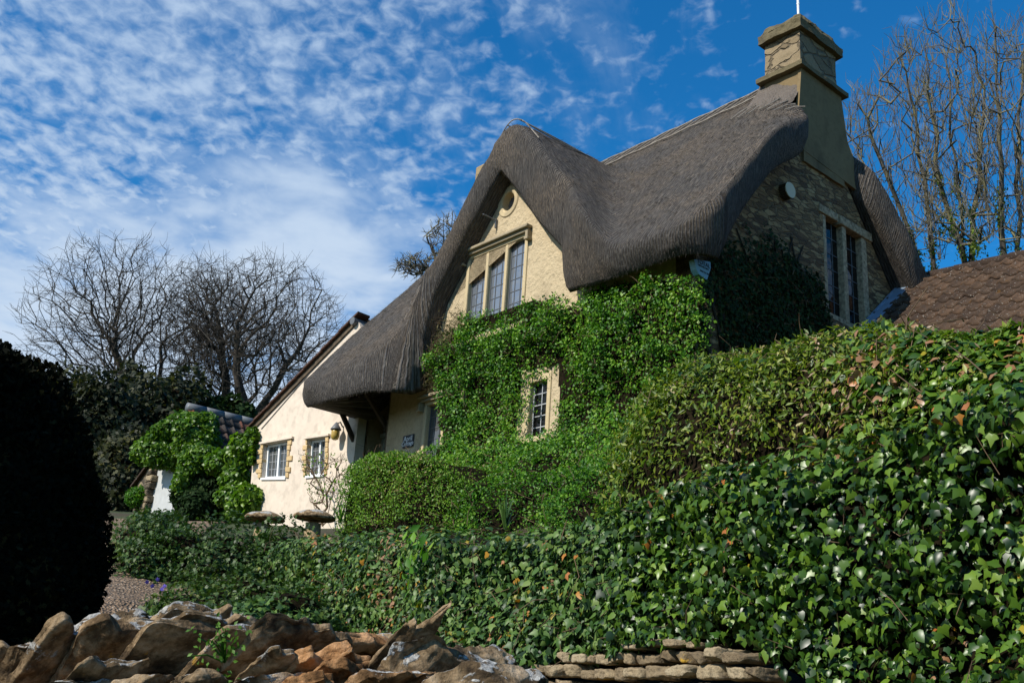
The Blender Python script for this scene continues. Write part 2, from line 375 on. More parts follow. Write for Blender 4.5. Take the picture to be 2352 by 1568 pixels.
M['tilev'] = plain('red_verge_tile', (.075, .04, .028), .85, .2, 12, .5, .4)
M['garage'] = rubble_mat('garage_stone', [(.2, (.05, .04, .025)), (.6, (.2, .15, .09)), (.9, (.33, .26, .16))], 4, 2.2)
M['barkL'] = bark_mat('grey_bark', (.026, .021, .017), (.085, .068, .052), (.06, .055, .03), .4)
M['barkR'] = bark_mat('lichened_bark', (.05, .045, .036), (.14, .125, .10), (.25, .22, .08), .6)
M['twig'] = plain('brown_stem', (.13, .09, .055), .9, .1, 12, .5)
M['ivy'] = leaf_mat('ivy_leaf', [(0, (.010, .030, .008)), (.35, (.038, .095, .020)), (.75, (.105, .19, .038)), (.945, (.15, .22, .05)), (.965, (.34, .26, .02)), (.985, (.42, .14, .03)), (1, (.30, .17, .09))], .46, .34, .2)
M['ivybig'] = leaf_mat('broad_ivy_leaf', [(0, (.010, .032, .006)), (.4, (.036, .092, .010)), (.8, (.11, .20, .018)), (.96, (.18, .27, .04)), (.975, (.36, .25, .02)), (.99, (.42, .13, .03)), (1, (.3, .16, .08))], .36, .42, .22)
M['climber'] = leaf_mat('climber_leaf', [(0, (.016, .07, .006)), (.5, (.055, .175, .008)), (.9, (.15, .31, .016)), (1, (.2, .33, .03))], .48, .35, .28)
M['box'] = leaf_mat('box_leaf', [(0, (.032, .09, .007)), (.5, (.105, .235, .012)), (.92, (.19, .33, .022)), (1, (.22, .17, .06))], .5, .35, .28)
M['privet'] = leaf_mat('privet_leaf', [(0, (.045, .09, .008)), (.5, (.12, .18, .014)), (.9, (.22, .27, .026)), (.97, (.32, .30, .05)), (1, (.34, .24, .16))], .45, .42, .3)
M['mound'] = leaf_mat('cotoneaster_leaf', [(0, (.016, .04, .008)), (.6, (.042, .092, .014)), (.95, (.10, .15, .03)), (1, (.15, .17, .06))], .5, .35, .2)
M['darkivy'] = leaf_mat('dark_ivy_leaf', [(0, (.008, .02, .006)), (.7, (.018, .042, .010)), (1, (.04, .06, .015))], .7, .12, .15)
M['lime'] = leaf_mat('fresh_green_leaf', [(0, (.03, .08, .007)), (.5, (.085, .18, .012)), (1, (.18, .29, .022))], .4, .4, .35)
M['yew'] = leaf_mat('yew_needle', [(0, (.003, .004, .002)), (.8, (.006, .007, .003)), (1, (.045, .036, .012))], .8, .05, .1)  # yew's shade put into near-black needles, lit tips into the brown stop
M['scrub'] = leaf_mat('evergreen_leaf', [(0, (.012, .016, .008)), (.6, (.024, .032, .012)), (.93, (.07, .07, .02)), (1, (.13, .12, .03))], .6, .25, .2)
M['dry'] = leaf_mat('dry_twig_leaf', [(0, (.05, .05, .02)), (.6, (.13, .12, .055)), (1, (.22, .19, .1))], .7, .2, .2)
M['violet'] = leaf_mat('violet_petal', [(0, (.10, .07, .45)), (1, (.2, .15, .62))], .6, .2, .3)
M['fern'] = leaf_mat('herb_leaf', [(0, (.05, .13, .01)), (1, (.13, .26, .03))], .5, .3, .35)

# ------------------------------------------------------------------ terrain
_tp = np.array([(0, 0, -1.6), (-4, -1, -1.6), (4, -1, -1.6), (0, -8, -1.8), (-8, -8, -1.8), (8, -8, -1.8), (-3, 2.6, -.7), (0, 2.8, -.7), (4, 1.5, -1.3), (6, 1, -1.3),
    (1.6, 3.7, -.7), (.2, 6.2, -.5), (-1.1, 8.4, -.15), (-2.3, 10.4, .2), (-3.47, 10.3, .72), (-4.2, 12.2, 1.2), (-5.0, 14.2, 1.72), (-2.9, 12.2, 1.05), (-7.3, 21.5, 3.1), (-5, 20, 2.95), (-2.5, 18.5, 2.8), (-7, 16, 2.0), (-7, 12, 1.3), (-6, 8, .4), (-9, 6, .3),
    (-1.3, 12.2, 1.35), (.6, 9.2, 1.05), (1.9, 7.0, 1.0), (3.2, 5.0, 1.0), (5, 5, 1.2), (6, 8, 1.8), (3.2, 12, 2.8), (1, 13, 2.5), (-1, 15.4, 2.5), (0, 17, 2.9), (6, 14, 3.0), (8, 20, 3.4), (2, 22, 3.3), (-12, 24, 3.6), (-9, 30, 4.6), (0, 40, 6.5), (-20, 40, 6.5), (12, 26, 5.0), (20, 30, 5.5), (18, 10, 2.5),
    (-60, 80, 11), (0, 90, 12), (60, 80, 11), (-90, 0, 2), (90, 0, 4), (0, -90, -4), (-250, 400, 14), (250, 400, 14), (-400, -300, -2), (400, -300, -2)], float)
def _tk(a, b): return np.linalg.norm(a[:, None, :2] - b[None, :, :2], axis=-1)
_tw = np.linalg.solve(_tk(_tp, _tp) + np.eye(len(_tp)) * -.05, _tp[:, 2] - _tp[:, 2].mean())
def ground_z(x, y):
    q = np.stack([np.ravel(x), np.ravel(y)], 1).astype(float); return (_tk(q, _tp) @ _tw + _tp[:, 2].mean()).reshape(np.shape(x))
def gz(P): return float(ground_z(np.array([P[0]]), np.array([P[1]]))[0])
def grid_axis(a, b, n, p=2.2):
    t = np.linspace(-1, 1, n); c = (a + b) / 2; return np.sign(t) * np.abs(t) ** p * (b - a) / 2 + c
gx, gy = np.meshgrid(grid_axis(-400, 400, 170, 3.), np.concatenate([np.linspace(-300, -10, 18), np.linspace(-9, 40, 110), np.linspace(43, 400, 26)]))
gzv = ground_z(gx, gy) + .03 * fbm(np.stack([gx, gy, gx * 0], -1), .9, 3, 3)
ny, nx = gx.shape; idx = np.arange(ny * nx).reshape(ny, nx)
gf = np.stack([idx[:-1, :-1], idx[:-1, 1:], idx[1:, 1:], idx[1:, :-1]], -1).reshape(-1, 4)
def ground_mat():
    m, t, b = mat('garden_soil'); oc = objco(t); n = noise(t, oc, .35, 6, .6); f = noise(t, oc, 6, 6, .7)
    c = mix(t, maprange(t, n, .4, .6), (.05, .042, .02), (.04, .06, .015)); c = mix(t, f, c, mix(t, .5, c, (.01, .01, .005)))
    L(t, c, b.inputs['Base Color']); b.inputs['Roughness'].default_value = 1; bump(t, b, f, .8, .05); return m
tag(obj('ground', np.stack([gx, gy, gzv], -1).reshape(-1, 3), gf, ground_mat(), loc=(0, 0, 0), smooth=True), kind='structure')
# gravel drive running up between the yew and the low shrubs
pc = np.array([(-1.6, 5.0), (-2.6, 7.6), (-3.75, 10.3), (-4.6, 12.6), (-5.3, 15), (-6.0, 18), (-6.6, 21.3)])
ts = np.linspace(0, len(pc) - 1, 90); cx = np.interp(ts, range(len(pc)), pc[:, 0]); cy = np.interp(ts, range(len(pc)), pc[:, 1])
pv = []; ws = np.linspace(-1.25, 1.05, 26)
for x, y in zip(cx, cy): pv += [(x + w * .95, y + w * .3, 0) for w in ws]
pv = np.array(pv); pv[:, 2] = ground_z(pv[:, 0], pv[:, 1]) + .035 + .012 * fbm(pv, 6, 3, 9)
idx = np.arange(len(pv)).reshape(len(cx), 26); pf = np.stack([idx[:-1, :-1], idx[:-1, 1:], idx[1:, 1:], idx[1:, :-1]], -1).reshape(-1, 4)
def gravel_mat():
    m, t, b = mat('gravel'); oc = objco(t); v = t.nodes.new('ShaderNodeTexVoronoi'); v.inputs['Scale'].default_value = 34; L(t, oc, v.inputs['Vector'])
    sp_ = t.nodes.new('ShaderNodeSeparateColor'); L(t, v.outputs['Color'], sp_.inputs[0])
    c = ramp(t, sp_.outputs[0], [(0, (.05, .033, .02)), (.5, (.17, .115, .07)), (.85, (.28, .19, .12)), (1, (.38, .3, .22))])
    L(t, c, b.inputs['Base Color']); b.inputs['Roughness'].default_value = .95; bump(t, b, v.outputs['Distance'], 1., .03); return m
tag(obj('path', pv, pf, gravel_mat(), loc=(0, 0, 0)), kind='structure')

# ------------------------------------------------------------------ leaves
IVY = (np.array([(0, 0, 0), (-.26, -.10, -.02), (-.56, .26, -.07), (-.27, .46, -.0), (0, 1.02, -.12), (.27, .46, -.0), (.56, .26, -.07), (.26, -.10, -.02), (0, .40, .05)]),
       [(8, 0, 1), (8, 1, 2), (8, 2, 3), (8, 3, 4), (8, 4, 5), (8, 5, 6), (8, 6, 7), (8, 7, 0)])
HEART = (np.array([(0, 0, 0), (-.24, -.06, -.02), (-.44, .22, -.06), (-.32, .6, -.06), (0, 1.0, -.14), (.32, .6, -.06), (.44, .22, -.06), (.24, -.06, -.02), (0, .45, .06)]), IVY[1])
OVAL = (np.array([(0, 0, 0), (-.3, .45, .05), (0, 1, -.08), (.3, .45, .05), (0, .5, -.03)]), [(0, 4, 1), (1, 4, 2), (0, 3, 4), (4, 3, 2)])
NARROW = (np.array([(0, 0, 0), (-.17, .45, .04), (0, 1, -.1), (.17, .45, .04)]), [(0, 2, 1), (0, 3, 2)])
STRAND = (np.array([(-.04, 0, 0), (.04, 0, 0), (0, 1, .1)]), [(0, 1, 2)])
SPRAY = (np.array([(0, 0, 0), (-.10, .35, .03), (-.42, .45, 0), (-.12, .55, .02), (-.34, .85, 0), (0, 1.1, -.05), (.34, .85, 0), (.12, .55, .02), (.42, .45, 0), (.10, .35, .03)]),
         [(0, 1, 9), (1, 2, 3), (3, 4, 5), (5, 6, 7), (7, 8, 9), (1, 3, 9), (3, 7, 9), (3, 5, 7)])
def leaves(name, P, Nn, T, size, material, parent=None, shape=OVAL, tint=None, loc=None, width=1.):
    P = np.asarray(P, float); n = len(P); Nn = nrm(Nn); T = T - (T * Nn).sum(1, keepdims=True) * Nn; T = nrm(T); X = np.cross(T, Nn)
    tv, tf = shape; tf = np.array(tf); size = np.broadcast_to(np.asarray(size, float), (n,))[:, None, None]
    wv = np.broadcast_to(np.asarray(width, float), (n,))[:, None, None]
    cur = rng.uniform(.3, 1.8, (n, 1, 1))
    v = P[:, None] + size * (tv[None, :, 0:1] * wv * X[:, None] + tv[None, :, 1:2] * T[:, None] + cur * tv[None, :, 2:3] * Nn[:, None])
    k = len(tv); f = (tf[None] + (np.arange(n) * k)[:, None, None]).reshape(-1, tf.shape[1])
    tint = rng.random(n) if tint is None else np.asarray(tint)
    return obj(name, v.reshape(-1, 3), f, material, parent, loc, False, None, {'tint': np.repeat(tint, k)})
def rnd(n, s=1.): return rng.normal(0, s, (n, 3))
def tubes_mesh(name, segs, material, parent=None, loc=None, n=4):
    """segs: list of (polyline, radii)"""
    mb = MB()
    for p, r in segs: mb.tube(p, r, n, cap=False)
    return mb.build(name, material, parent, True, loc)

# ------------------------------------------------------------------ the cottage
cottage = thing('thatched_cottage', H(2.5, 2, 2.6), 'golden stone cottage under a thick grey brown thatched roof with gabled dormer and stone chimney', 'cottage')
def hb_(mb, u0, u1, v0, v1, w0, w1, bev=0.): mb.box(H((u0 + u1) / 2, (v0 + v1) / 2, (w0 + w1) / 2), -U * abs(u1 - u0) / 2, V * abs(v1 - v0) / 2, W * abs(w1 - w0) / 2, bev)
fF = lambda a, b, d: H(a, d, b)
uc, wc = onF(1168, 463); RW = .185
circ = [(uc + RW * math.cos(a), wc + RW * 1.12 * math.sin(a)) for a in np.linspace(0, 2 * math.pi, 25)[:-1]]
def rect(a0, a1, b0, b1): return [(a0, b0), (a1, b0), (a1, b1), (a0, b1)]
DW = (3.42, 4.98, 5.62, 7.28); GW = (2.70, 3.24, 3.70, 4.74); LW = (4.75, 5.84, 3.68, 4.83)
v_, f_ = holed(fF, [(.0, 2.3), (.0, 5.9), (1.9, 5.92), (2.05, 6.55), (3.75, 8.62), (5.5, 6.5), (5.68, 5.5), (6.95, 5.4), (6.95, 2.3)], [rect(*DW), rect(*GW), rect(*LW), circ], .35)
obj('front_wall', v_, f_, M['ochre'], cottage)
fG = lambda a, b, d: H(d, a, b)
v_, f_ = holed(fG, [(.352, 2.3), (.352, 6.2), (3.05, 9.35), (5.75, 6.1), (5.75, 2.3)], [rect(3.08, 4.36, 5.9, 7.72)], .35)
obj('gable_wall', v_, f_, M['gable'], cottage)
mb = MB(); hb_(mb, 0, .35, .0, .352, 2.3, 6.1, 0); mb.build('corner_stones', M['gable'], cottage)
# dark rooms behind the openings
mb = MB(); hb_(mb, .4, 6.3, .9, 5.6, 2.4, 5.6); hb_(mb, 2.9, 4.6, .8, 2.2, 5.6, 7.2); mb.build('room', plain('dark_room', (.02, .017, .014), 1, 0), cottage)
mb = MB(); hb_(mb, .6, 5.5, 5.5, 5.7, 2.4, 6.3); hb_(mb, 8.0, 8.05, .3, 5.5, 2.4, 6.2); mb.build('rear_wall', M['ochre'], cottage)

def stone_window(u0, u1, w0, w1, nl, cols, rows, glass, came, hood=True, jamb=.085, mull=.075, vin=.075, drop=.16, cw=.006):
    win = thing('window', H((u0 + u1) / 2, 0, w0), None, None); win.parent = cottage; win.location = Vector(H((u0 + u1) / 2, 0, w0) - wloc(cottage))
    mb = MB(); e = .003
    for a, b in ((u0, u0 + jamb), (u1 - jamb, u1)): hb_(mb, a + e, b - e, -.022, .22, w0 + e, w1 - .1, .02)
    hb_(mb, u0 + e, u1 - e, -.02, .22, w1 - .105, w1 - e, .02); hb_(mb, u0 - .03, u1 + .03, -.07, .22, w0 - .02, w0 + .07, .015)
    lw = (u1 - u0 - 2 * jamb - (nl - 1) * mull) / nl
    for k in range(1, nl): c = u0 + jamb + k * lw + (k - .5) * mull; hb_(mb, c - mull / 2, c + mull / 2, -.012, .2, w0 + .07, w1 - .105, .028)
    mb.build('frame', M['dress'], win)
    if hood:
        mb = MB(); hb_(mb, u0 - .07, u1 + .09, -.13, -.003, w1 + .005, w1 + .06, .02); hb_(mb, u0 - .04, u1 + .06, -.075, -.004, w1 - .05, w1 + .003, .015)
        for c in (u0 - .035, u1 + .055): hb_(mb, c - .03, c + .03, -.10, -.003, w1 - drop, w1 - .052, .012); hb_(mb, c - .045, c + .045, -.11, -.003, w1 - drop - .05, w1 - drop - .002, .012)
        mb.build('hood_mould', M['hood'], win)
    for k in range(nl):
        a = u0 + jamb + k * (lw + mull); b = a + lw; c0, c1 = w0 + .07, w1 - .105
        mb = MB(); hb_(mb, a, b, vin, vin + .012, c0, c1)
        p = mb.build('pane', glass, win)
        mb = MB()
        for i in range(1, cols): x = a + (b - a) * i / cols; hb_(mb, x - cw, x + cw, vin - .008, vin + .004, c0, c1)
        for i in range(1, rows): z = c0 + (c1 - c0) * i / rows; hb_(mb, a, b, vin - .007, vin + .004, z - cw, z + cw)
        for x0, x1, z0, z1 in ((a, a + .018, c0, c1), (b - .018, b, c0, c1), (a, b, c0, c0 + .018), (a, b, c1 - .018, c1)): hb_(mb, x0, x1, vin - .011, vin + .006, z0, z1)
        mb.build('leading', came, win)
    return win
w_ = stone_window(*DW, 3, 3, 7, M['glass'], M['came']); w_['label'] = 'three-light stone window with leaded panes in the dormer'
w_ = stone_window(*GW, 1, 2, 5, M['darkglass'], M['camelight'], hood=False, cw=.008); w_['label'] = 'dark narrow window sunk in the climbing shrub'
w_ = stone_window(*LW, 2, 3, 5, M['greyglass'], M['came']); w_['label'] = 'stone window beside the porch half hidden by leaves'
# round window
rw = thing('round_window', H(uc, 0, wc), None, None); rw.parent = cottage; rw.location = Vector(H(uc, 0, wc) - wloc(cottage))
mb = MB(); ang = np.linspace(0, 2 * math.pi, 33)
ring = [(uc + r * math.cos(a), wc + r * 1.12 * math.sin(a), d) for a in ang[:-1] for r, d in ((RW - .045, .16), (RW - .035, -.0), (RW - .01, -.018), (RW + .06, -.02), (RW + .075, -.002))]
mb.add([H(a, d, b) for a, b, d in ring], [(i * 5 + k, ((i + 1) % 32) * 5 + k, ((i + 1) % 32) * 5 + k + 1, i * 5 + k + 1) for i in range(32) for k in range(4)])
mb.build('frame', M['dress'], rw)
mb = MB(); mb.prism([H(uc + .17 * math.cos(a), .13, wc + .2 * math.sin(a)) for a in ang[:-1]], V * .01); mb.build('pane', M['glass'], rw)
mb = MB()
for k in (-1, 0, 1): hb_(mb, uc + k * .075 - .005, uc + k * .075 + .005, .122, .132, wc - .18, wc + .18); hb_(mb, uc - .16, uc + .16, .123, .132, wc + k * .09 - .005, wc + k * .09 + .005)
mb.build('leading', M['came'], rw)
# iron wall bracket above the dormer window
bu, bw_ = onF(1143, 508); mb = MB(); hb_(mb, bu - .012, bu + .012, -.05, 0, bw_ - .14, bw_ + .02); mb.tube([H(bu, -.03, bw_), H(bu + .02, -.18, bw_ + .02), H(bu + .03, -.3, bw_ + .03)], .012, 6); mb.build('iron_bracket', M['lead'], cottage)

# gable window: weathered timber
gw = thing('gable_window', H(0, 3.7, 6), None, None); gw.parent = cottage; gw.location = Vector(H(0, 3.7, 6.) - wloc(cottage)); gw['label'] = 'weathered timber window in the shaded gable wall'
def gb_(mb, v0, v1, u0, u1, w0, w1, bev=.008): hb_(mb, u0, u1, v0, v1, w0, w1, bev)
mb = MB()
for a, b in ((3.085, 3.17), (3.64, 3.75), (4.2, 4.355)): gb_(mb, a, b, .0, .16, 5.95, 7.60, .012)
gb_(mb, 3.085, 4.355, .01, .16, 5.905, 5.99, .012); mb.build('frame', M['oldwood'], gw)
mb = MB(); gb_(mb, 2.98, 3.5, -.03, .15, 7.605, 7.74, .02); gb_(mb, 3.56, 4.5, -.035, .15, 7.6, 7.75, .02); mb.build('lintel', M['oldwood'], gw)
for a, b in ((3.17, 3.64), (3.75, 4.2)):
    mb = MB(); gb_(mb, a, b, .11, .125, 5.99, 7.6, 0); mb.build('pane', M['darkglass'], gw)
    mb = MB()
    for k in range(1, 3): x = a + (b - a) * k / 3; gb_(mb, x - .006, x + .006, .10, .112, 5.99, 7.6, 0)
    for k in range(1, 6): z = 5.99 + 1.61 * k / 6; gb_(mb, a, b, .101, .112, z - .006, z + .006, 0)
    mb.build('leading', M['came'], gw)

# ------------------------------------------------------------------ thatch
def h_planes(u, v, low=0., k1=.5, kd=.95, kv=.4):
    vs_ = np.clip((v - 1.1) / 1.5, 0, 1); droop = .62 * vs_ * vs_ * (3 - 2 * vs_) * np.clip((.9 - u) / 1.3, 0, 1.1) ** 2      # the shoulder sinks towards the chimney end
    main = smin(6.75 + 1.2 * v, 6.75 + 1.2 * (6.1 - v), k1) - low - droop * (v < 3.05) - droop * .55 * (v >= 3.05)
    d = smin(9.54 + 1.27 * (u - 3.75), 9.54 - 1.27 * (u - 3.75), kd) - low * 1.25 - 3 * np.maximum(0, v - 3.) - 4.5 * np.maximum(0, -.36 - v) * (np.asarray(u) > 3.75)
    return smax(main, d, np.where(np.asarray(u) > 3.75, kv * .35, kv)), d > main
def roof_top(u, v): return h_planes(u, v)[0]
_edge = [(1560, 588, -.38), (1450, 628, -.34), (1345, 662, -.26), (1312, 671, -.22), (1304, 628, -.22), (1304, 572, -.26), (1240, 510, -.27), (1190, 440, -.28), (1149, 391, -.30), (1072, 530, -.28), (994, 680, -.28),
         (966, 785, -.36), (974, 905, -.12), (940, 906, -.5), (893, 903, -.82), (840, 903, -1.0), (785, 915, -1.12), (737, 928, -1.16), (702, 937, -1.05)]      # where the cut lower edge runs, with its distance from the wall
_e = [(*onF(x, y, v), v) for x, y, v in _edge]; _bu, _bw, _bv = [-.5], [_e[0][1] - .03], [-.4]
for u, w, v in _e:
    if u > _bu[-1] + .004: _bu.append(u); _bw.append(w); _bv.append(v)
    else: _bu.append(_bu[-1] + .012); _bw.append(w); _bv.append(v)
_tu = [-.5, 1.8, 2.2, 5.4, 5.62, 5.68, 5.78, 5.92, 6.2, 7.1, 7.7, 8.1]; _tv = [-.58, -.52, -.22, -.28, -.34, -.34, -.46, -.80, -1.0, -1.18, -1.26, -1.08]
us = np.concatenate([np.linspace(-.5, 0, 13)[:-1], np.linspace(0, 1.7, 26)[:-1], np.linspace(1.7, 2.3, 22)[:-1], np.linspace(2.3, 5.4, 50)[:-1], np.linspace(5.4, 5.6, 6)[:-1], np.linspace(5.6, 6.0, 26)[:-1], np.linspace(6.0, 6.3, 8)[:-1], np.linspace(6.3, 8.1, 30)])
tt = np.concatenate([np.linspace(0, .08, 9)[:-1], np.linspace(.08, .92, 84)[:-1], np.linspace(.92, 1, 9)])
def corner(u, r=.42): q = np.clip(r - (u + .5), 0, r); return r - np.sqrt(np.maximum(r * r - q * q, 0))
vf = np.interp(us, _tu, _tv) + corner(us); vb = np.full_like(us, 6.55) - corner(us)
def ushift(u, v):
    wgt = np.clip((1.0 - u) / 1.5, 0, 1); s = np.interp(v, [-1, 1.75, 2.1, 2.32, 2.5, 3.8, 4.2, 4.9, 7], [0.0, 0.02, .12, .38, .85, .85, .22, .04, .0]); return u + wgt * s
UU, TT = np.meshgrid(us, tt, indexing='ij'); VV = vf[:, None] * (1 - TT) + vb[:, None] * TT; UU2 = ushift(UU, VV)
WW, dm = h_planes(UU2, VV)
edge = np.minimum(np.minimum(VV - vf[:, None], vb[:, None] - VV), np.minimum(UU + .5, 8.1 - UU)); WW = WW - .05 * np.clip(1 - edge / .4, 0, 1) ** 2
top = O + U * UU2[..., None] + V * VV[..., None] + W * WW[..., None]
top = top + (.035 * fbm(top, 1.1, 3, 21) + .012 * fbm(top, 5, 2, 4))[..., None] * W
nu, nv_ = UU.shape
UB = ushift(-.38 + (us + .5) / 8.6 * 8.33, 0 * us)[:, None] + 0 * VV; vbt = np.interp(us, _bu, _bv) + corner(us) * .9
VB = vbt[:, None] * (1 - TT) + (vb - .15)[:, None] * TT; UB = ushift(-.38 + (UU + .5) / 8.6 * 8.33, VB)
WB = h_planes(UB, VB, .74, .1, .1, .1)[0]; WB = WB + (np.interp(us, _bu, _bw) - WB[:, 0])[:, None] * np.exp(-(VB - vbt[:, None]) / .3)
lw_ = np.clip((UB - 7.2) / .5, 0, 1); WB = WB * (1 - lw_) + lw_ * np.minimum(WB, 4.84 + 1.2 * np.maximum(VB - .2, 0))
WB = np.minimum(WB, WW - .12)
bot = O + U * UB[..., None] + V * VB[..., None] + W * WB[..., None]
id_t = np.arange(nu * nv_).reshape(nu, nv_); id_b = id_t + nu * nv_
loop = [(i, 0) for i in range(nu)] + [(nu - 1, j) for j in range(1, nv_)] + [(i, nv_ - 1) for i in range(nu - 2, -1, -1)] + [(0, j) for j in range(nv_ - 2, 0, -1)]
li = np.array([a for a, b in loop]); lj = np.array([b for a, b in loop]); TP = top[li, lj]; BP = bot[li, lj]
tg = np.roll(TP, -1, 0) - np.roll(TP, 1, 0); outw = nrm(np.cross(W, tg)); 
if ((outw * (TP - TP.mean(0))).sum(1)).mean() < 0: outw = -outw
rows = []; K = 9; inn = top[np.clip(li, 4, nu - 5), np.clip(lj, 4, nv_ - 5)]; dT = nrm(TP - inn); dT = nrm(dT - W * .12 + outw * (.5 * ((lj == 0) & (us[li] > 5.6) & (us[li] < 6.4)))[:, None])
arc = np.concatenate([[0], np.cumsum(np.linalg.norm(np.diff(TP, axis=0), axis=1))])
for k in range(1, K):
    s = k / K; hh = np.linalg.norm(TP - BP, axis=1, keepdims=True); q = TP * (1 - s) ** 3 + 3 * s * (1 - s) ** 2 * (TP + dT * (.07 + .11 * hh)) + 3 * s * s * (1 - s) * (BP + outw * (.07 + .05 * hh) + W * .05) + BP * s ** 3 + (.018 * fbm(TP + W * s, 6, 2, 31))[:, None] * outw; rows.append(q)
allv = np.vstack([top.reshape(-1, 3), bot.reshape(-1, 3)] + rows); base = 2 * nu * nv_; nl_ = len(loop)
q = lambda a: np.stack([a[:-1, :-1], a[:-1, 1:], a[1:, 1:], a[1:, :-1]], -1).reshape(-1, 4)
ft = q(id_t); fb_ = q(id_b)[:, ::-1]
chain = [id_t[li, lj]] + [base + k * nl_ + np.arange(nl_) for k in range(K - 1)] + [id_b[li, lj]]
fe = np.vstack([np.stack([np.roll(a, -1), a, b, np.roll(b, -1)], 1) for a, b in zip(chain[:-1], chain[1:])])
# reeds run straight down each slope: uv = (across, down)
slA = np.concatenate([UU2.ravel(), UB.ravel()] + [UU2[li, lj]] * (K - 1)); slB = np.concatenate([VV.ravel(), VB.ravel()] + [VV[li, lj]] * (K - 1))
zz_ = np.concatenate([WW.ravel(), WB.ravel()] + [(r @ W) for r in rows]); dmask = np.concatenate([dm.ravel(), dm.ravel()] + [dm[li, lj]] * (K - 1))
roof = obj('thatch_roof', allv, np.vstack([ft, fb_, fe]), M['thatch'], cottage, smooth=True)
me = roof.data; bm = bmesh.new(); bm.from_mesh(me); bmesh.ops.recalc_face_normals(bm, faces=bm.faces[:]); bm.to_mesh(me); bm.free()
luv = me.uv_layers.new(name='UVMap'); lidx = np.zeros(len(me.loops), np.int32); me.loops.foreach_get('vertex_index', lidx)
fd = dmask[lidx].reshape(-1, 4).mean(1) > .5; fd = np.repeat(fd, 4)
eA = np.concatenate([np.zeros(base)] + [arc] * (K - 1)); eA[id_t[li, lj]] = arc; eA[id_b[li, lj]] = arc; eB = np.concatenate([np.zeros(base)] + [np.full(nl_, k / K) for k in range(1, K)]); eB[id_b[li, lj]] = 1.; n0_ = 4 * (len(ft) + len(fb_)); isE = np.arange(len(lidx)) >= n0_
luv.data.foreach_set('uv', np.stack([np.where(isE, eA[lidx] + 60, np.where(fd, slB[lidx] + 30, slA[lidx])), np.where(isE, eB[lidx] * 1.1, zz_[lidx] * 1.3)], 1).ravel())
# loose straw lying down the slopes and the ragged cut edge
def roof_pts(n):
    i = rng.integers(0, nu - 1, n); j = rng.integers(0, nv_ - 1, n); a = rng.random((n, 1)); b = rng.random((n, 1))
    A, B_, C, D = top[i, j], top[i + 1, j], top[i, j + 1], top[i + 1, j + 1]
    P = A * (1 - a) * (1 - b) + B_ * a * (1 - b) + C * (1 - a) * b + D * a * b; nn = nrm(np.cross(B_ - A, C - A)); nn *= np.sign(nn[:, 2:3]); return P, nn, np.linalg.norm(np.cross(B_ - A, C - A), axis=1)
P, nn, ar = roof_pts(150000); keep = rng.random(len(P)) < ar / np.quantile(ar, .9); P, nn = P[keep], nn[keep]; P = P[:34000]; nn = nn[:34000]
dn = nrm(-W + nn * nn[:, 2:3]); T = dn + rnd(len(P), .06) + nn * .07
straw = leaves('loose_straw', P + nn * .004, nn + rnd(len(P), .25), T, rng.uniform(.05, .15, len(P)), M['straw'], roof, STRAND, tint=rng.random(len(P)) ** 1.4, width=.8)
straw['kind'] = 'stuff'
kk = rng.integers(0, nl_, 9000); kk = kk[(lj[kk] == 0) | (li[kk] == 0)]; s = rng.random((len(kk), 1)) ** .6; ri = (s[:, 0] * (K - 1)).astype(int); P = np.stack(rows)[np.clip(ri, 0, K - 2), kk]
s2 = leaves('cut_edge_straw', P + rnd(len(kk), .012), outw[kk] + rnd(len(kk), .4), -W * .9 + outw[kk] * .12 + rnd(len(kk), .15), rng.uniform(.03, .07, len(kk)), M['straw'], roof, STRAND, tint=rng.random(len(kk)) * .6); s2['kind'] = 'stuff'
# hazel rods pinned along the ridges
def on_roof(u, v, o=.02): z = roof_top(np.array(u), np.array(v)); return H(u, v, float(z) + o)
mb = MB()
for vv_ in (2.78, 2.52): mb.tube([on_roof(u, vv_ + .02 * math.sin(9 * u), .035) for u in np.linspace(.75, 6.5, 60)], .014, 5)
for k, u in enumerate(np.arange(.8, 6.4, .26)): mb.tube([on_roof(u, 2.76, .04), on_roof(u + .13, 2.64, .045), on_roof(u + .26, 2.53, .04)], .010, 5)
for du in (.16, .34):
    for sgn in (-1, 1): mb.tube([on_roof(3.75 + sgn * (du + .03 * math.sin(3 * v)), v, .03) for v in np.linspace(-.22, 1.5, 26)], .012, 5)
for u0, dv in ((3.3, 0.), (3.12, .0)): mb.tube([on_roof(u, -.25 + .10 * abs(u - 3.75) , .03) for u in np.linspace(u0, 7.5 - u0, 16)], .011, 5)
for a in np.linspace(-.3, .75, 7): mb.tube([on_roof(a, 2.28 + .06 * math.sin(7 * a), .04), on_roof(a + .1, 2.12, .05), on_roof(a + .2, 2.0 + .04 * math.sin(9 * a), .04)], .011, 5)
mb.build('ridge_rods', M['rod'], roof)

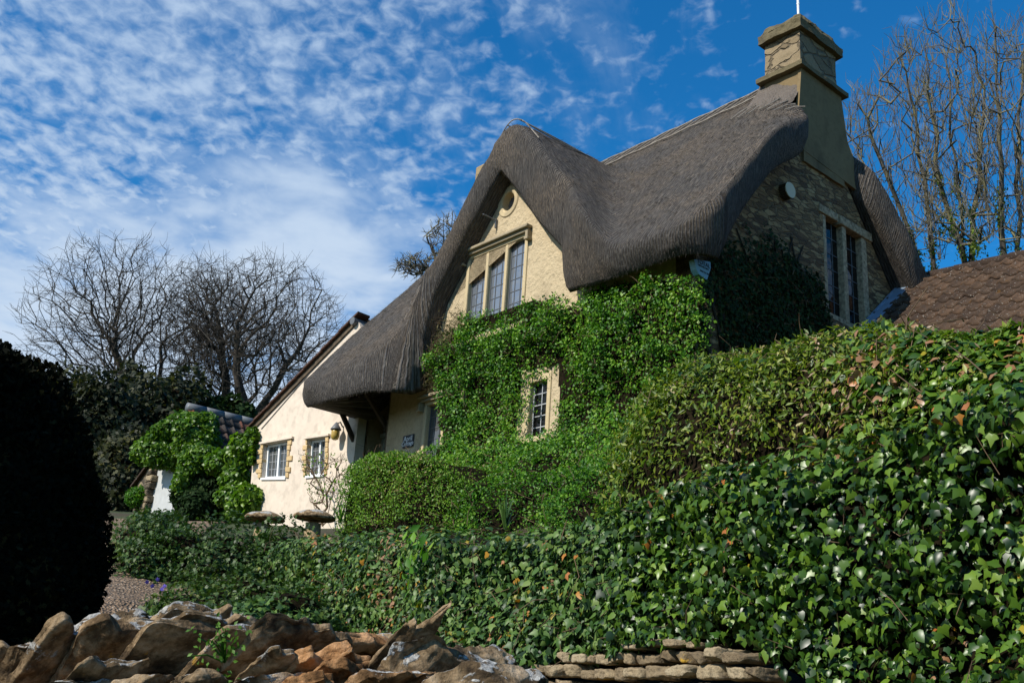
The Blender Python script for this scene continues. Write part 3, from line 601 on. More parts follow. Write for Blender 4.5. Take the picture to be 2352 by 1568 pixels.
# ------------------------------------------------------------------ chimney
ch = thing('chimney', H(.33, 3.1, 8.5), None, None); ch.parent = cottage; ch.location = Vector(H(.33, 3.1, 8.5) - wloc(cottage))
def rough_block(name, u0, u1, v0, v1, w0, w1, material, parent, amp=.012, n=14, dome=0., taper=0.):
    bm = bmesh.new(); bmesh.ops.create_cube(bm, size=2); bmesh.ops.subdivide_edges(bm, edges=bm.edges[:], cuts=n, use_grid_fill=True); bm.verts.index_update()
    c = np.array([v.co[:] for v in bm.verts]); f = [[v.index for v in q.verts] for q in bm.faces]; bm.free()
    tp = 1 - taper * (c[:, 2] + 1) / 2; x, y, z = c[:, 0] * tp, c[:, 1] * tp, c[:, 2]
    P = O + U * ((u0 + u1) / 2 + x * (u1 - u0) / 2)[:, None] + V * ((v0 + v1) / 2 + y * (v1 - v0) / 2)[:, None] + W * ((w0 + w1) / 2 + z * (w1 - w0) / 2)[:, None]
    if dome: P[:, 2] += np.where(z > .9, dome * (1 - np.maximum(np.abs(c[:, 0]), np.abs(c[:, 1])) ** 2.2), 0)
    P = P + nrm(P - P.mean(0)) * (amp * fbm(P, 5, 3, 40))[:, None]
    return obj(name, P, f, material, parent, smooth=False)
rough_block('lower_stack', -.045, .66, 2.55, 3.70, 8.3, 9.99, M['apron'], ch, .010)
rough_block('drip_course', -.13, .75, 2.44, 3.81, 9.99, 10.07, M['stackdark'], ch, .012)
rough_block('upper_stack', -.03, .65, 2.56, 3.62, 10.07, 10.74, M['stackblock'], ch, .012)
cap_ = rough_block('cap_slab', -.12, .72, 2.46, 3.72, 10.74, 10.90, M['stackdark'], ch, .03)
rough_block('mortar_flaunching', -.12, .72, 2.47, 3.70, 10.88, 11.04, M['stackdark'], ch, .06, 18, .16, .16)
mb = MB()
mb.prism([H(-.05, a, b) for a, b in ((2.55, 10.0), (3.70, 10.0), (3.84, 9.2), (4.25, 8.55), (5.28, 7.24), (5.16, 7.12), (4.1, 8.38), (2.36, 8.5))], U * .06)
mb.build('shoulder_render', M['apron'], ch)
ua = np.linspace(-.02, .78, 24); va = np.linspace(2.08, 2.58, 14); A2, B2 = np.meshgrid(ua, va, indexing='ij')
wz = roof_top(A2, B2) + .05 + .14 * np.clip((B2 - 2.3) / .28, 0, 1) ** 2 - .10 * np.clip((.0 - A2) / .16, 0, 1) ** 2 - .09 * np.clip((2.24 + .06 * np.sin(A2 * 23) + .04 * np.sin(A2 * 51) - B2) / .10, 0, 1)
Pm = O + U * A2[..., None] + V * B2[..., None] + W * wz[..., None]; Pm = Pm + (.045 * fbm(Pm, 6, 4, 12))[..., None] * W
idx = np.arange(A2.size).reshape(A2.shape)
obj('mortar_fillet', Pm.reshape(-1, 3), np.stack([idx[:-1, :-1], idx[:-1, 1:], idx[1:, 1:], idx[1:, :-1]], -1).reshape(-1, 4), render_mat('mortar_and_straw', (.19, .16, .135), (.08, .068, .06), 30, 1., .9, .08), ch, smooth=True)
mb = MB(); hb_(mb, 7.4, 8.0, 2.3, 3.2, 9.0, 11.05, .03); hb_(mb, 7.35, 8.05, 2.22, 3.28, 10.2, 10.3, .02); mb.build('far_chimney', M['stack'], cottage)
ap = H(.2, 2.9, 10.9); mb = MB(); mb.tube([ap, ap + W * 2.6], .021, 8)
for z in np.arange(.35, 2.6, .28): mb.tube([ap + W * z, ap + W * (z + .025)], .026, 8)
tag(mb.build('aerial_pole', M['white']), 'thin white aerial pole standing on the big chimney', 'aerial pole')

# ------------------------------------------------------------------ porch
mb = MB()
def beam(mb, a, b, r): 
    a, b = np.asarray(a), np.asarray(b); d = b - a; l = np.linalg.norm(d); d = d / l; x = nrm(np.cross(d, U)) if abs(d @ U) < .9 else nrm(np.cross(d, W)); y = np.cross(d, x); mb.box((a + b) / 2, x * r, y * r, d * l / 2, .012)
porch = thing('porch', H(7.3, -.3, 2.7), None, None); porch.parent = cottage; porch.location = Vector(H(7.3, -.3, 2.7) - wloc(cottage))
for u in (7.0, 7.92):
    mb = MB(); beam(mb, H(u, .22 if u < 7.5 else .02, 2.5), H(u, .22 if u < 7.5 else .02, 5.3), .05); mb.build('post', M['timber'], porch)
    mb = MB(); beam(mb, H(u, .18 if u < 7.5 else -.02, 4.4), H(u, -.55, 5.15), .038); mb.build('brace', M['timber'], porch)
mb = MB(); beam(mb, H(6.4, -.3, 5.2), H(7.9, -.6, 5.15), .05)
for u in np.arange(6.2, 7.9, .3): beam(mb, H(u, -.55, 5.0), H(u, .5, 5.65), .03)
mb.build('rafters', M['timber'], porch)
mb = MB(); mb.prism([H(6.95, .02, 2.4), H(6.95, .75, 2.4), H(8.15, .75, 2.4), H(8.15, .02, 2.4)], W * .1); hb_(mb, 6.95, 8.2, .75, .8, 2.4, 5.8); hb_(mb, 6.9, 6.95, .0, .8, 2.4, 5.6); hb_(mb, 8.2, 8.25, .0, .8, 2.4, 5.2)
mb.build('recess', plain('shaded_porch_boarding', (.045, .034, .025), .9, .1, 6, .3), porch)  # boarding darkened so its colour carries the porch's deep shade
du0, dw0 = onF(909, 998, .6); du1, _ = onF(858, 1010, .6)
dr = thing('door', H((du0 + du1) / 2, .6, 2.6), None, None); dr.parent = cottage; dr.location = Vector(H((du0 + du1) / 2, .6, 2.6) - wloc(cottage)); dr['label'] = 'pale boarded door in the dark porch'
mb = MB(); nb = 5
for k in range(nb): a = du0 + (du1 - du0) * k / nb; b = du0 + (du1 - du0) * (k + 1) / nb; hb_(mb, a + .008, b - .008, .62, .66, 2.6, dw0, .006)
mb.build('boards', M['door'], dr)
mb = MB(); hb_(mb, du0 - .07, du0, .58, .68, 2.6, dw0 + .08); hb_(mb, du1, du1 + .07, .58, .68, 2.6, dw0 + .08); hb_(mb, du0, du1, .581, .68, dw0 + .01, dw0 + .08)
hb_(mb, du0 - .07, du1 + .07, .582, .68, dw0 + .26, dw0 + .3); mb.build('frame', M['door'], dr)
mb = MB(); hb_(mb, du0, du1, .63, .64, dw0 + .08, dw0 + .26); mb.build('fanlight', M['greyglass'], dr)
mb = MB()
for k in range(6): a = du0 + (du1 - du0) * k / 5; hb_(mb, a - .008, a + .008, .615, .632, dw0 + .08, dw0 + .26)
hb_(mb, du0 - .008, du1 + .008, .612, .6145, dw0 + .16, dw0 + .175)
mb.build('leading', M['camelight'], dr)

# name board, lantern, alarm box, vent
def text_obj(txt, size, origin, right, up, out, material, parent, name='lettering', depth=.002):
    c = bpy.data.curves.new(name, 'FONT'); c.body = txt; c.size = size; c.extrude = depth; c.align_x = 'CENTER'; c.align_y = 'CENTER'; c.resolution_u = 3
    t = bpy.data.objects.new('tmp', c); scene.collection.objects.link(t); dg = bpy.context.evaluated_depsgraph_get()
    me = bpy.data.meshes.new_from_object(t.evaluated_get(dg)); bpy.data.objects.remove(t)
    v = np.array([q.co[:] for q in me.vertices]); f = [tuple(q.vertices) for q in me.polygons]
    return obj(name, np.asarray(origin) + v[:, :1] * right + v[:, 1:2] * up + v[:, 2:3] * out, f, material, parent)
sa = np.array(onF(929, 1000)); sb = np.array(onF(953, 996)); sc = np.array(onF(953, 1024))
su0, su1, sw0, sw1 = sb[0], sa[0], sc[1], sb[1]
sg = thing('name_board', H((su0 + su1) / 2, -.02, sw0), 'small black slate board with white lettering reading April Cottage beside the porch', 'sign')
mb = MB(); hb_(mb, su0, su1, -.025, -.004, sw0, sw1, .006); mb.build('board', plain('slate_board', (.012, .016, .02), .5, .4), sg)
wm = plain('lettering_white', (.8, .8, .8), .6, .2)
text_obj('April', .125, H((su0 + su1) / 2, -.027, sw0 + (sw1 - sw0) * .68), -U, W, -V, wm, sg); text_obj('Cottage', .105, H((su0 + su1) / 2, -.027, sw0 + (sw1 - sw0) * .3), -U, W, -V, wm, sg)
lp = hit(786, 1000, PA, NA) - NA * .16
ln = thing('wall_lantern', lp - W * .15, 'black wall lantern with a yellow glass beside the porch on the cream wall', 'lantern')
mb = MB(); mb.lathe(lp - W * .12, [(.03, 0), (.065, .02), (.08, .08), (.08, .16), (.07, .19)], 14); mb.build('glass_shade', plain('amber_glass', (.42, .29, .07), .25, .5), ln, True)
mb = MB(); mb.lathe(lp + W * .07, [(.10, 0), (.10, .02), (.06, .08), (.03, .13), (.01, .15)], 14); mb.tube([lp + W * .18, lp + W * .24 + NA * .08, lp + W * .16 + NA * .15], .014, 6); mb.build('cap_and_arm', M['lead'], ln, True)
al = [np.array(onG(*p_, -.0)) for p_ in ((1581, 600), (1618, 606), (1619, 620), (1610, 648), (1592, 634), (1586, 622))]
ab = thing('alarm_box', H(-.08, .05, al[3][1]), 'pale blue burglar alarm box under the thatch at the corner of the cottage', 'alarm box')
mb = MB(); mb.prism([H(-.10, a, b) for a, b in al], U * .095); mb.build('casing', plain('pale_blue_plastic', (.17, .34, .42), .4, .4), ab)
dk = plain('print_black', (.03, .04, .05), .6, .2); ac = np.mean(al, 0)
text_obj('TOTAL', .085, H(-.102, ac[0] + .01, ac[1] + .075), V, W, -U, dk, ab); text_obj('FIRE & SECURITY', .03, H(-.102, ac[0] + .01, ac[1] + .022), V, W, -U, dk, ab); text_obj('0800 523 286', .034, H(-.102, ac[0] + .03, ac[1] - .045), V, W, -U, dk, ab)
vc = H(-.11, *onG(1798, 443, -.0)); vt = thing('wall_vent', vc, 'round cream flue terminal with fins on the shaded gable wall', 'vent')
mb = MB(); aa = np.linspace(0, 2 * math.pi, 25)[:-1]; mb.prism([vc - U * .03 + V * .125 * math.cos(a) + W * .125 * math.sin(a) for a in aa], U * .015); mb.build('cover_disc', plain('cream_metal', (.55, .48, .33), .5, .3), vt)
mb = MB()
for a in np.linspace(0, 2 * math.pi, 21)[:-1]: r_ = V * math.cos(a) + W * math.sin(a); t_ = -V * math.sin(a) + W * math.cos(a); mb.box(vc + U * .045 + r_ * .115, t_ * .004, r_ * .012, U * .06)
mb.tube([vc - U * .0, vc + U * .12], .085, 14); mb.build('fins', plain('brown_metal', (.12, .09, .06), .6, .3), vt)

# ------------------------------------------------------------------ tiled roofs
def tile_roof(name, fn, a0, a1, s0, s1, pitch, course, material, parent, amp=.03, redtop=False, wob=.015):
    """fn(a, s, n): a along the ridge, s down the slope, n off the slope. Rolled tiles in lapped courses."""
    ks = 12; na = int((a1 - a0) / pitch * ks) + 1; A = np.linspace(a0, a1, na); ph = (A / pitch) % 1
    prof = amp * np.where(ph < .42, np.sin(np.pi * ph / .42) ** 1.0, -.12 * np.sin(np.pi * (ph - .42) / .58))
    V_, F_, TI = [], [], []; nc = int(math.ceil((s1 - s0) / course)); n0 = 0
    ti = np.floor(A / pitch).astype(int)
    for c in range(nc):
        sa = s0 + c * course; sb = sa + course * 1.06
        tv = np.array([random.random() for _ in range(ti.max() - ti.min() + 1)]); tint = .75 * tv[ti - ti.min()] ; 
        if redtop: tint = tint * .8 + (.55 if c == 0 else 0) * (tv[ti - ti.min()] > .25)
        js = np.array([random.uniform(-wob, wob) for _ in range(len(tv))])[ti - ti.min()]; jn = np.array([random.uniform(-.006, .006) for _ in range(len(tv))])[ti - ti.min()]
        for s, n in ((sa - .02, .0), (sb, .042), (sb + .003, .004)):
            V_.append(np.array([fn(a, s + d, n + p + q_) for a, d, p, q_ in zip(A, js, prof, jn)])); TI.append(tint)
        for r in range(2):
            b0 = n0 + r * na; i = np.arange(na - 1); F_.append(np.stack([b0 + i, b0 + i + 1, b0 + na + i + 1, b0 + na + i], 1))
        n0 += 3 * na
    return obj(name, np.vstack(V_), np.vstack(F_), material, parent, attrs={'tint': np.concatenate(TI)})
RP = math.atan(.87); outb = thing('outbuilding', H(-3, 4, 2.8), 'low outbuilding with brown rolled clay tile roof against the shaded gable', 'outbuilding')
fr = lambda a, s, n: H(-a, 5.52 - s * math.cos(RP) - n * math.sin(RP) * 1., 7.24 - .045 * a - s * math.sin(RP) + n * math.cos(RP))
tile_roof('tiled_roof', fr, .06, 9.0, .0, 3.9, .215, .30, M['tiler'], outb, .038)
mb = MB()
for k in range(20): 
    a = .0 + k * .45; p0, p1 = H(-a - .0, 5.52, 7.22 - .045 * a), H(-a - .455, 5.52, 7.22 - .045 * (a + .455)); mb.tube([p0, p1], [.105, .095], 12)
mb.build('ridge_tiles', M['tiler'], outb, True)
mb = MB(); mb.prism([H(-.02, 5.6, 7.4), H(-.02, 5.6, 7.10), H(-.02, 2.4, 4.35), H(-.02, 2.4, 4.6)], -U * .05); mb.prism([fr(.03, .3, .05), fr(.28, .3, .05), fr(.28, 3.8, .05), fr(.03, 3.8, .05)], W * .01); mb.build('valley_gutter', M['leadblue'], outb)
mb = MB(); hb_(mb, -9, -.1, 2.75, 2.95, 2.4, 4.6); hb_(mb, -9, -.1, 8.0, 8.2, 2.4, 4.6); mb.build('walls', M['garage'], outb)
mb = MB(); mb.prism([H(-.06, 5.52, 7.2), H(-9, 5.52, 6.8), H(-9, 8.3, 4.5), H(-.06, 8.3, 4.5)], W * .04); mb.build('rear_slope', M['tiler'], outb)

# ------------------------------------------------------------------ white annexe
ann = thing('rendered_annexe', A_(2.2, 1.5, 2.6), 'cream rendered annexe with two leaded casement windows edged in golden stone', 'annexe')
vl = lambda d: 5.18 + (3.83 - d) * .562
def quad(*p): return [hit(x, y, PA, NA) - PA for x, y in p]
w1 = [(q @ DA, q[2]) for q in quad((601, 1098), (657, 1097), (663, 1010), (607, 1020))]
w2 = [(q @ DA, q[2]) for q in quad((703, 1094), (746, 1090), (750, 1003), (708, 1009))]
fA = lambda a, b, d: A_(a + .07 * (5 - b) * (a > 3.5) * -1.6, d, b)
v_, f_ = holed(fA, [(.48, 2.3), (.48, 6.25), (.86, vl(.86)), (3.86, vl(3.86)), (3.86, 2.3)], [w1, w2], .2)
obj('front_wall', v_, f_, M['cream'], ann)
mb = MB(); mb.prism([A_(3.6, .2, 2.3), A_(3.83, .2, 2.3), A_(3.83, 5., 2.3), A_(3.6, 5., 2.3)], W * 2.75); mb.build('side_wall', M['cream'], ann)
mb = MB(); mb.prism([A_(.7, .9, 2.3), A_(3.6, .9, 2.3), A_(3.6, 1., 2.3), A_(.7, 1., 2.3)], W * 2.8); mb.build('room', plain('dim_room', (.05, .045, .04), 1, 0), ann)
mb = MB()
for k in range(13):
    d0 = 4.1 - k * .255; d1 = d0 - .28
    mb.prism([A_(d0, -.09 - .01 * (k % 2), vl(d0) + .035), A_(d1, -.09 - .01 * (k % 2), vl(d1) + .02), A_(d1, -.09 - .01 * (k % 2), vl(d1) + .06), A_(d0, -.09 - .01 * (k % 2), vl(d0) + .08)], NA * .30)
mb.build('verge_tiles', M['tilev'], ann)
mb = MB(); mb.prism([A_(4.05, -.035, vl(4.05) + .02), A_(.86, -.035, vl(.86) + .02), A_(.86, -.035, vl(.86) - .10), A_(4.05, -.035, vl(4.05) - .10)], NA * .03); mb.build('verge_board', plain('stained_board', (.10, .075, .05), .8, .2, 9, .4), ann)
mb = MB(); mb.prism([A_(4.05, .0, vl(4.05) + .03), A_(.86, .0, vl(.86) + .03), A_(.86, 4.5, vl(.86) + .03), A_(4.05, 4.5, vl(4.05) + .03)], W * .05); mb.build('roof', M['tiler'], ann)
ld = hit(818, 742, PA, NA); mb = MB(); mb.tube([ld - NA * .1 + W * .02, ld + NA * .3 + W * .02], .075, 10); mb.build('lead_cap', M['lead'], ann)
def casement(poly, nl, label):
    (a0, b0), (a1, b1), (a2, b2), (a3, b3) = poly        # bl, br, tr, tl ; a grows to the left of the picture
    w = thing('window', A_((a0 + a1) / 2, 0, b0), None, None); w.parent = ann; w.location = Vector(A_((a0 + a1) / 2, 0, b0) - wloc(ann)); w['label'] = label
    def pt(x, y, d): # x 0..1 left to right
        lo = np.array([a0 + (a1 - a0) * x, b0 + (b1 - b0) * x]); hi = np.array([a3 + (a2 - a3) * x, b3 + (b2 - b3) * x]); q = lo + (hi - lo) * y; return A_(q[0], d, q[1])
    def bar(mb, x0, y0, x1, y1, d0, d1): mb.prism([pt(x0, y0, d0), pt(x1, y0, d0), pt(x1, y1, d0), pt(x0, y1, d0)], NA * (d1 - d0))
    ys = .06; mb = MB(); fw = .055
    bar(mb, .01, .01, fw, .99, .08, .16); bar(mb, 1 - fw, .01, .99, .99, .08, .16); bar(mb, fw, .93, 1 - fw, .99, .081, .16); bar(mb, fw, .01, 1 - fw, .07, .081, .16)
    bar(mb, .5 - .03, .07, .53, .93, .075, .16); bar(mb, -.0, -.05, 1.0, .009, -.03, .16)
    mb.build('frame', M['white'], w)
    for k, (x0, x1) in enumerate(((fw, .47), (.53, 1 - fw))):
        mb = MB(); bar(mb, x0, .07, x1, .93, .12, .13); mb.build('pane', M['greyglass'], w)
        mb = MB()
        for i in (1, 2): x = x0 + (x1 - x0) * i / 3; bar(mb, x - .008, .07, x + .008, .93, .112, .121)
        for j in range(1, 4): y = .07 + .86 * j / 4; bar(mb, x0, y - .006, x1, y + .006, .113, .121)
        mb.build('leading', M['camelight'], w)
    nq = 7
    for side in (0, 1):
        mb = MB()
        for j in range(nq):
            y0, y1 = j / nq + .006, (j + 1) / nq - .006; r = random.uniform(.10, .27) if j % 2 else random.uniform(.05, .16)
            if side == 1: q_ = [pt(1.002, y0, 0), pt(1.002 + r, y0 + random.uniform(-.01, .01), 0), pt(1.002 + r * random.uniform(.8, 1.1), y1, 0), pt(1.002, y1, 0)]
            else: q_ = [pt(-.002 - r, y0, 0), pt(-.002, y0, 0), pt(-.002, y1, 0), pt(-.002 - r * random.uniform(.8, 1.1), y1, 0)]
            c = np.mean(q_, 0); ax, az = (q_[1] - q_[0]) / 2, (q_[3] - q_[0]) / 2; mb.box(c + NA * .07, ax, NA * (.095 + random.uniform(0, .012)), az * 1.02, .012)
        mb.build('stone_jamb', M['quoin'], w)
    mb = MB(); bar(mb, -.12, 1.004, 1.22, 1.06, -.06, .03); mb.build('drip_ledge', M['cream'], w)
casement(w1, 2, 'left window with white frame, beside the climbing vine'); casement(w2, 2, 'window behind the bare shrub, nearest the porch')
cbl = MB(); e0, e1 = hit(601, 985, PA, NA), hit(765, 795, PA, NA); cbl.tube([e0 - NA * .012, (e0 + e1) / 2 - NA * .012 - W * .01, e1 - NA * .012], .008, 5); cbl.build('cable', M['lead'], ann)

# ------------------------------------------------------------------ garage
GV = -.4; gar = thing('garage', H(14.6, 1, 3), 'old stone garage with red and grey tiled roof swallowed by climbing plants', 'garage')
v_, f_ = holed(lambda a, b, d: H(a, GV + d, b), [(12.95, 2.6), (12.95, 4.45), (14.4, 5.95), (16.9, 4.6), (16.9, 2.6)], [], .3); obj('front_wall', v_, f_, M['garage'], gar)
mb = MB(); hb_(mb, 12.95, 13.2, GV + .3, 4.0, 2.6, 4.45); hb_(mb, 16.6, 16.9, GV + .3, 4.0, 2.6, 4.5); mb.build('side_walls', M['garage'], gar)
gp = math.atan(1.22); fgar = lambda a, s, n: H(14.4 - s * math.cos(gp) - n * math.sin(gp), a, 6.03 - s * math.sin(gp) + n * math.cos(gp))
tile_roof('tiled_roof', fgar, GV - .15, 4.2, .04, 2.3, .24, .31, M['tileg'], gar, .04, True)
mb = MB(); mb.prism([H(14.4, GV - .1, 6.0), H(17.1, GV - .1, 4.45), H(17.1, 4.2, 4.45), H(14.4, 4.2, 6.0)], W * .06); mb.build('rear_slope', M['tiler'], gar)
mb = MB()
for k in range(10): mb.tube([H(14.4, GV - .15 + k * .45, 6.03), H(14.4, GV + .297 + k * .45, 6.03)], .11, 12)
mb.build('ridge_tiles', M['lead'], gar, True)
gd = [np.array(onF(x, y, GV - .06)) for x, y in ((337, 1215), (396, 1203), (398, 1072), (352, 1083))]
gdo = thing('garage_door', H(gd[0][0], GV, 3), None, None); gdo.parent = gar; gdo.location = Vector(H(gd[0][0], GV, 3) - wloc(gar)); gdo['label'] = 'ribbed pale grey garage door'
mb = MB(); nr = 26
for k in range(nr):
    l = lambda t: (gd[0] * (1 - t) + gd[1] * t, gd[3] * (1 - t) + gd[2] * t)
    (b0, t0), (b1, t1) = l((k + .02) / nr), l((k + .82) / nr); mb.prism([H(b0[0], GV - .07, b0[1]), H(b1[0], GV - .07, b1[1]), H(t1[0], GV - .07, t1[1]), H(t0[0], GV - .07, t0[1])], V * .03)
mb.prism([H(q_[0], GV - .045, q_[1]) for q_ in gd], V * .03); mb.build('ribbed_panel', plain('pale_door', (.56, .57, .56), .6, .3, 5, .1), gdo)
gs = MB()
for k in range(12):
    z0 = 2.9 + k * .16; gs.box(H(gd[0][0] + .16 + random.uniform(-.04, .04) - .16 * k / 12., GV - .12, z0), U * random.uniform(.11, .19), V * .12, W * .075, .03)
gs.build('jamb_stones', M['garage'], gar)

# ------------------------------------------------------------------ trees
def bare_tree(name, label, group, trunks, attract, material, r_tip=.006, expo=2.35, beta=.28, twigs=2, twig_len=.5, rmax=9., seg=.5, upw=0.0, parent_n=5, vert=0.):
    """limbs grown from the trunk nodes to points scattered through the crown, thickened by what they carry"""
    pos = []; par = []; ln = []
    for tr in trunks:
        tr = np.asarray(tr, float); m = max(2, int(np.linalg.norm(np.diff(tr, axis=0), axis=1).sum() / seg)); t = np.linspace(0, len(tr) - 1, m)
        pts = np.stack([np.interp(t, range(len(tr)), tr[:, k]) for k in range(3)], 1); pts[1:-1] += rng.normal(0, .04, (m - 2, 3))
        for i, p in enumerate(pts): par.append(len(pos) - 1 if i else -1); ln.append((ln[-1] + np.linalg.norm(p - pos[-1])) if i else 0.); pos.append(p)
    cap = len(pos) + len(attract) * 8; PP = np.zeros((cap, 3)); LL = np.zeros(cap); n = len(pos); PP[:n] = pos; LL[:n] = ln
    d0 = np.min(np.linalg.norm(attract[:, None] - PP[None, :n], axis=2), 1) + rng.normal(0, .25, len(attract)); tips = []
    for ai in np.argsort(d0):
        p = attract[ai]; df = p - PP[:n]; d = np.linalg.norm(df, axis=1)
        c = d + beta * LL[:n] + np.where(df[:, 2] < 0, .6 * -df[:, 2], 0) + vert * np.hypot(df[:, 0], df[:, 1])
        j = int(np.argmin(c)); dj = d[j]
        if dj < .05: continue
        pd = nrm(PP[j] - PP[par[j]]) if par[j] >= 0 else W
        k = max(1, min(6, int(dj / seg))); ctrl = PP[j] + pd * dj * .38; prev = j
        for q_ in range(1, k + 1):
            t = q_ / k; x = (1 - t) ** 2 * PP[j] + 2 * t * (1 - t) * ctrl + t * t * p + (rng.normal(0, .05 * min(1, dj), 3) if q_ < k else 0)
            if n >= cap: break
            PP[n] = x; LL[n] = LL[prev] + np.linalg.norm(x - PP[prev]); par.append(prev); prev = n; n += 1
        tips.append(prev)
    PP = PP[:n]; par = np.array(par); area = np.zeros(n); kids = np.zeros(n, int)
    for i in range(n):
        if par[i] >= 0: kids[par[i]] += 1
    area[kids == 0] = 1.
    for i in range(n - 1, -1, -1):
        if par[i] >= 0: area[par[i]] += area[i]
    R = np.minimum(r_tip * area ** (1 / expo), rmax)
    e = np.where(par >= 0)[0]; A, B_ = PP[par[e]], PP[e]; ra, rb = np.minimum(R[par[e]], R[e] * 1.25), R[e]
    # twigs
    tp = np.repeat(np.array([i for i in range(n) if area[i] <= 4]), twigs); dr_ = nrm(PP[tp] - PP[par[tp]] + rnd(len(tp), .35) * .6 + W * upw); tl = rng.uniform(.3, 1., len(tp))[:, None] * twig_len
    m1 = PP[tp] + dr_ * tl * .5; m2 = m1 + nrm(dr_ + rnd(len(tp), .35) + W * .15) * tl * .5
    A = np.vstack([A, PP[tp], m1]); B_ = np.vstack([B_, m1, m2]); rt = np.full(len(tp), r_tip * .85); ra = np.concatenate([ra, rt, rt * .8]); rb = np.concatenate([rb, rt * .8, rt * .5])
    D = nrm(B_ - A); X = nrm(np.cross(D, np.where(np.abs(D[:, 2:3]) < .9, W, np.array([1., 0, 0])))); Y = np.cross(D, X); kN = parent_n
    an = np.arange(kN) * 2 * np.pi / kN; ring = np.cos(an)[None, :, None] * X[:, None] + np.sin(an)[None, :, None] * Y[:, None]
    v = np.concatenate([(A - D * ra[:, None] * .3)[:, None] + ring * ra[:, None, None], B_[:, None] + ring * rb[:, None, None]], 1)
    i = np.arange(kN); tf = np.stack([i, (i + 1) % kN, kN + (i + 1) % kN, kN + i], 1); f = (tf[None] + (np.arange(len(A)) * 2 * kN)[:, None, None]).reshape(-1, 4)
    thick = np.maximum(ra, rb) > .45 * R.max(); root = np.asarray(trunks[0][0], float)
    th = thing(name, root, label, 'tree', group)
    fm = np.repeat(thick, kN)
    for nm, msk in (('trunk', fm), ('crown', ~fm)):
        ff = f[msk]; ids = np.unique(ff); mp = np.zeros(len(v) * 2 * kN, int); mp[ids] = np.arange(len(ids)); obj(nm, v.reshape(-1, 3)[ids], mp[ff], material, th, smooth=True)
    return th, PP, R
def crown_pts(n, cpx, rx, ry, depth, zlim=None, shell=.5, squash=.8):
    c = ray(*cpx) * depth; k = depth / F; d = nrm(rnd(n * 3)); r = rng.random((n * 3, 1)) ** shell; q_ = d * r
    P = c + RT * (q_[:, :1] * rx * k) + UP * (q_[:, 1:2] * ry * k) + FW * (q_[:, 2:3] * rx * k * squash)
    x, y = px_of(P); m = np.ones(len(P), bool) if zlim is None else y < zlim + (rng.random(len(P)) * 90); return P[m][:n]
def R_(x, y, d): return ray(x, y) * d
TD = 40.
bare_tree('bare_tree', 'largest domed bare tree, directly above the dark clipped yew', 'bare trees behind the garage', [[R_(330, 1120, TD), R_(325, 960, TD), R_(322, 860, TD)], [R_(352, 1120, TD), R_(360, 940, TD), R_(368, 800, TD)], [R_(310, 1100, TD), R_(290, 900, TD), R_(262, 780, TD)]],
    crown_pts(2700, (272, 770), 228, 240, TD, 900), M['barkL'], .0075, 2.04, .30, 2, .7)
bare_tree('bare_tree', 'narrow bare tree in the middle, between the two broad domed ones', 'bare trees behind the garage', [[R_(500, 1100, TD - 1), R_(498, 960, TD - 1), R_(480, 850, TD - 1), R_(470, 730, TD - 1)], [R_(500, 1040, TD - 1), R_(520, 900, TD - 1), R_(505, 760, TD - 1)]],
    crown_pts(1500, (478, 760), 105, 172, TD - 1, 930), M['barkL'], .0078, 2.06, .3, 3, .75)
bare_tree('bare_tree', 'broad bare tree whose crown ends beside the cream gable', 'bare trees behind the garage', [[R_(566, 1100, TD - 2), R_(572, 950, TD - 2), R_(585, 840, TD - 2), R_(600, 720, TD - 2)], [R_(572, 980, TD - 2), R_(640, 860, TD - 2), R_(690, 800, TD - 2)], [R_(575, 960, TD - 2), R_(545, 850, TD - 2), R_(545, 740, TD - 2)]],
    crown_pts(2300, (620, 775), 172, 196, TD - 2, 940), M['barkL'], .0075, 2.04, .3, 2, .7)
bare_tree('bare_tree', 'small twiggy bare tree showing over the thatch left of the dormer', None, [[R_(1100, 900, 30), R_(1085, 700, 30), R_(1060, 600, 30)], [R_(1085, 690, 30), R_(1010, 640, 30), R_(960, 610, 30)]],
    np.vstack([crown_pts(220, (1030, 570), 62, 80, 30), crown_pts(130, (950, 612), 42, 30, 30)]), M['barkR'], .011, 2.4, .2, 3, .3, seg=.3)
def stems_pts(n, poly, d):
    xs = rng.uniform(min(p_[0] for p_ in poly), max(p_[0] for p_ in poly), n * 4); ys = rng.uniform(min(p_[1] for p_ in poly), max(p_[1] for p_ in poly), n * 4); m = inpoly(xs, ys, poly)
    xs, ys = xs[m][:n], ys[m][:n]; return np.array([ray(x, y) * (d + rng.normal(0, .9)) for x, y in zip(xs, ys)])
RD = 25.; gR = 'bare upright trees beyond the tiled roof'
tR1 = bare_tree('upright_bare_tree', 'leftmost upright bare tree, leaning out beside the chimney', gR, [[R_(2165, 760, RD), R_(2120, 620, RD), R_(2050, 430, RD), R_(2000, 300, RD), R_(1962, 210, RD)], [R_(2150, 700, RD), R_(2125, 430, RD), R_(2095, 230, RD), R_(2060, 90, RD)], [R_(2140, 700, RD), R_(2060, 520, RD), R_(1985, 400, RD), R_(1942, 330, RD)]],
    stems_pts(500, [(1932, 300), (1955, 190), (2010, 220), (2045, 80), (2110, 70), (2150, 250), (2180, 600), (2080, 590), (1990, 440)], RD), M['barkR'], .0068, 2.06, .12, 2, .7, upw=.8, vert=1.1)
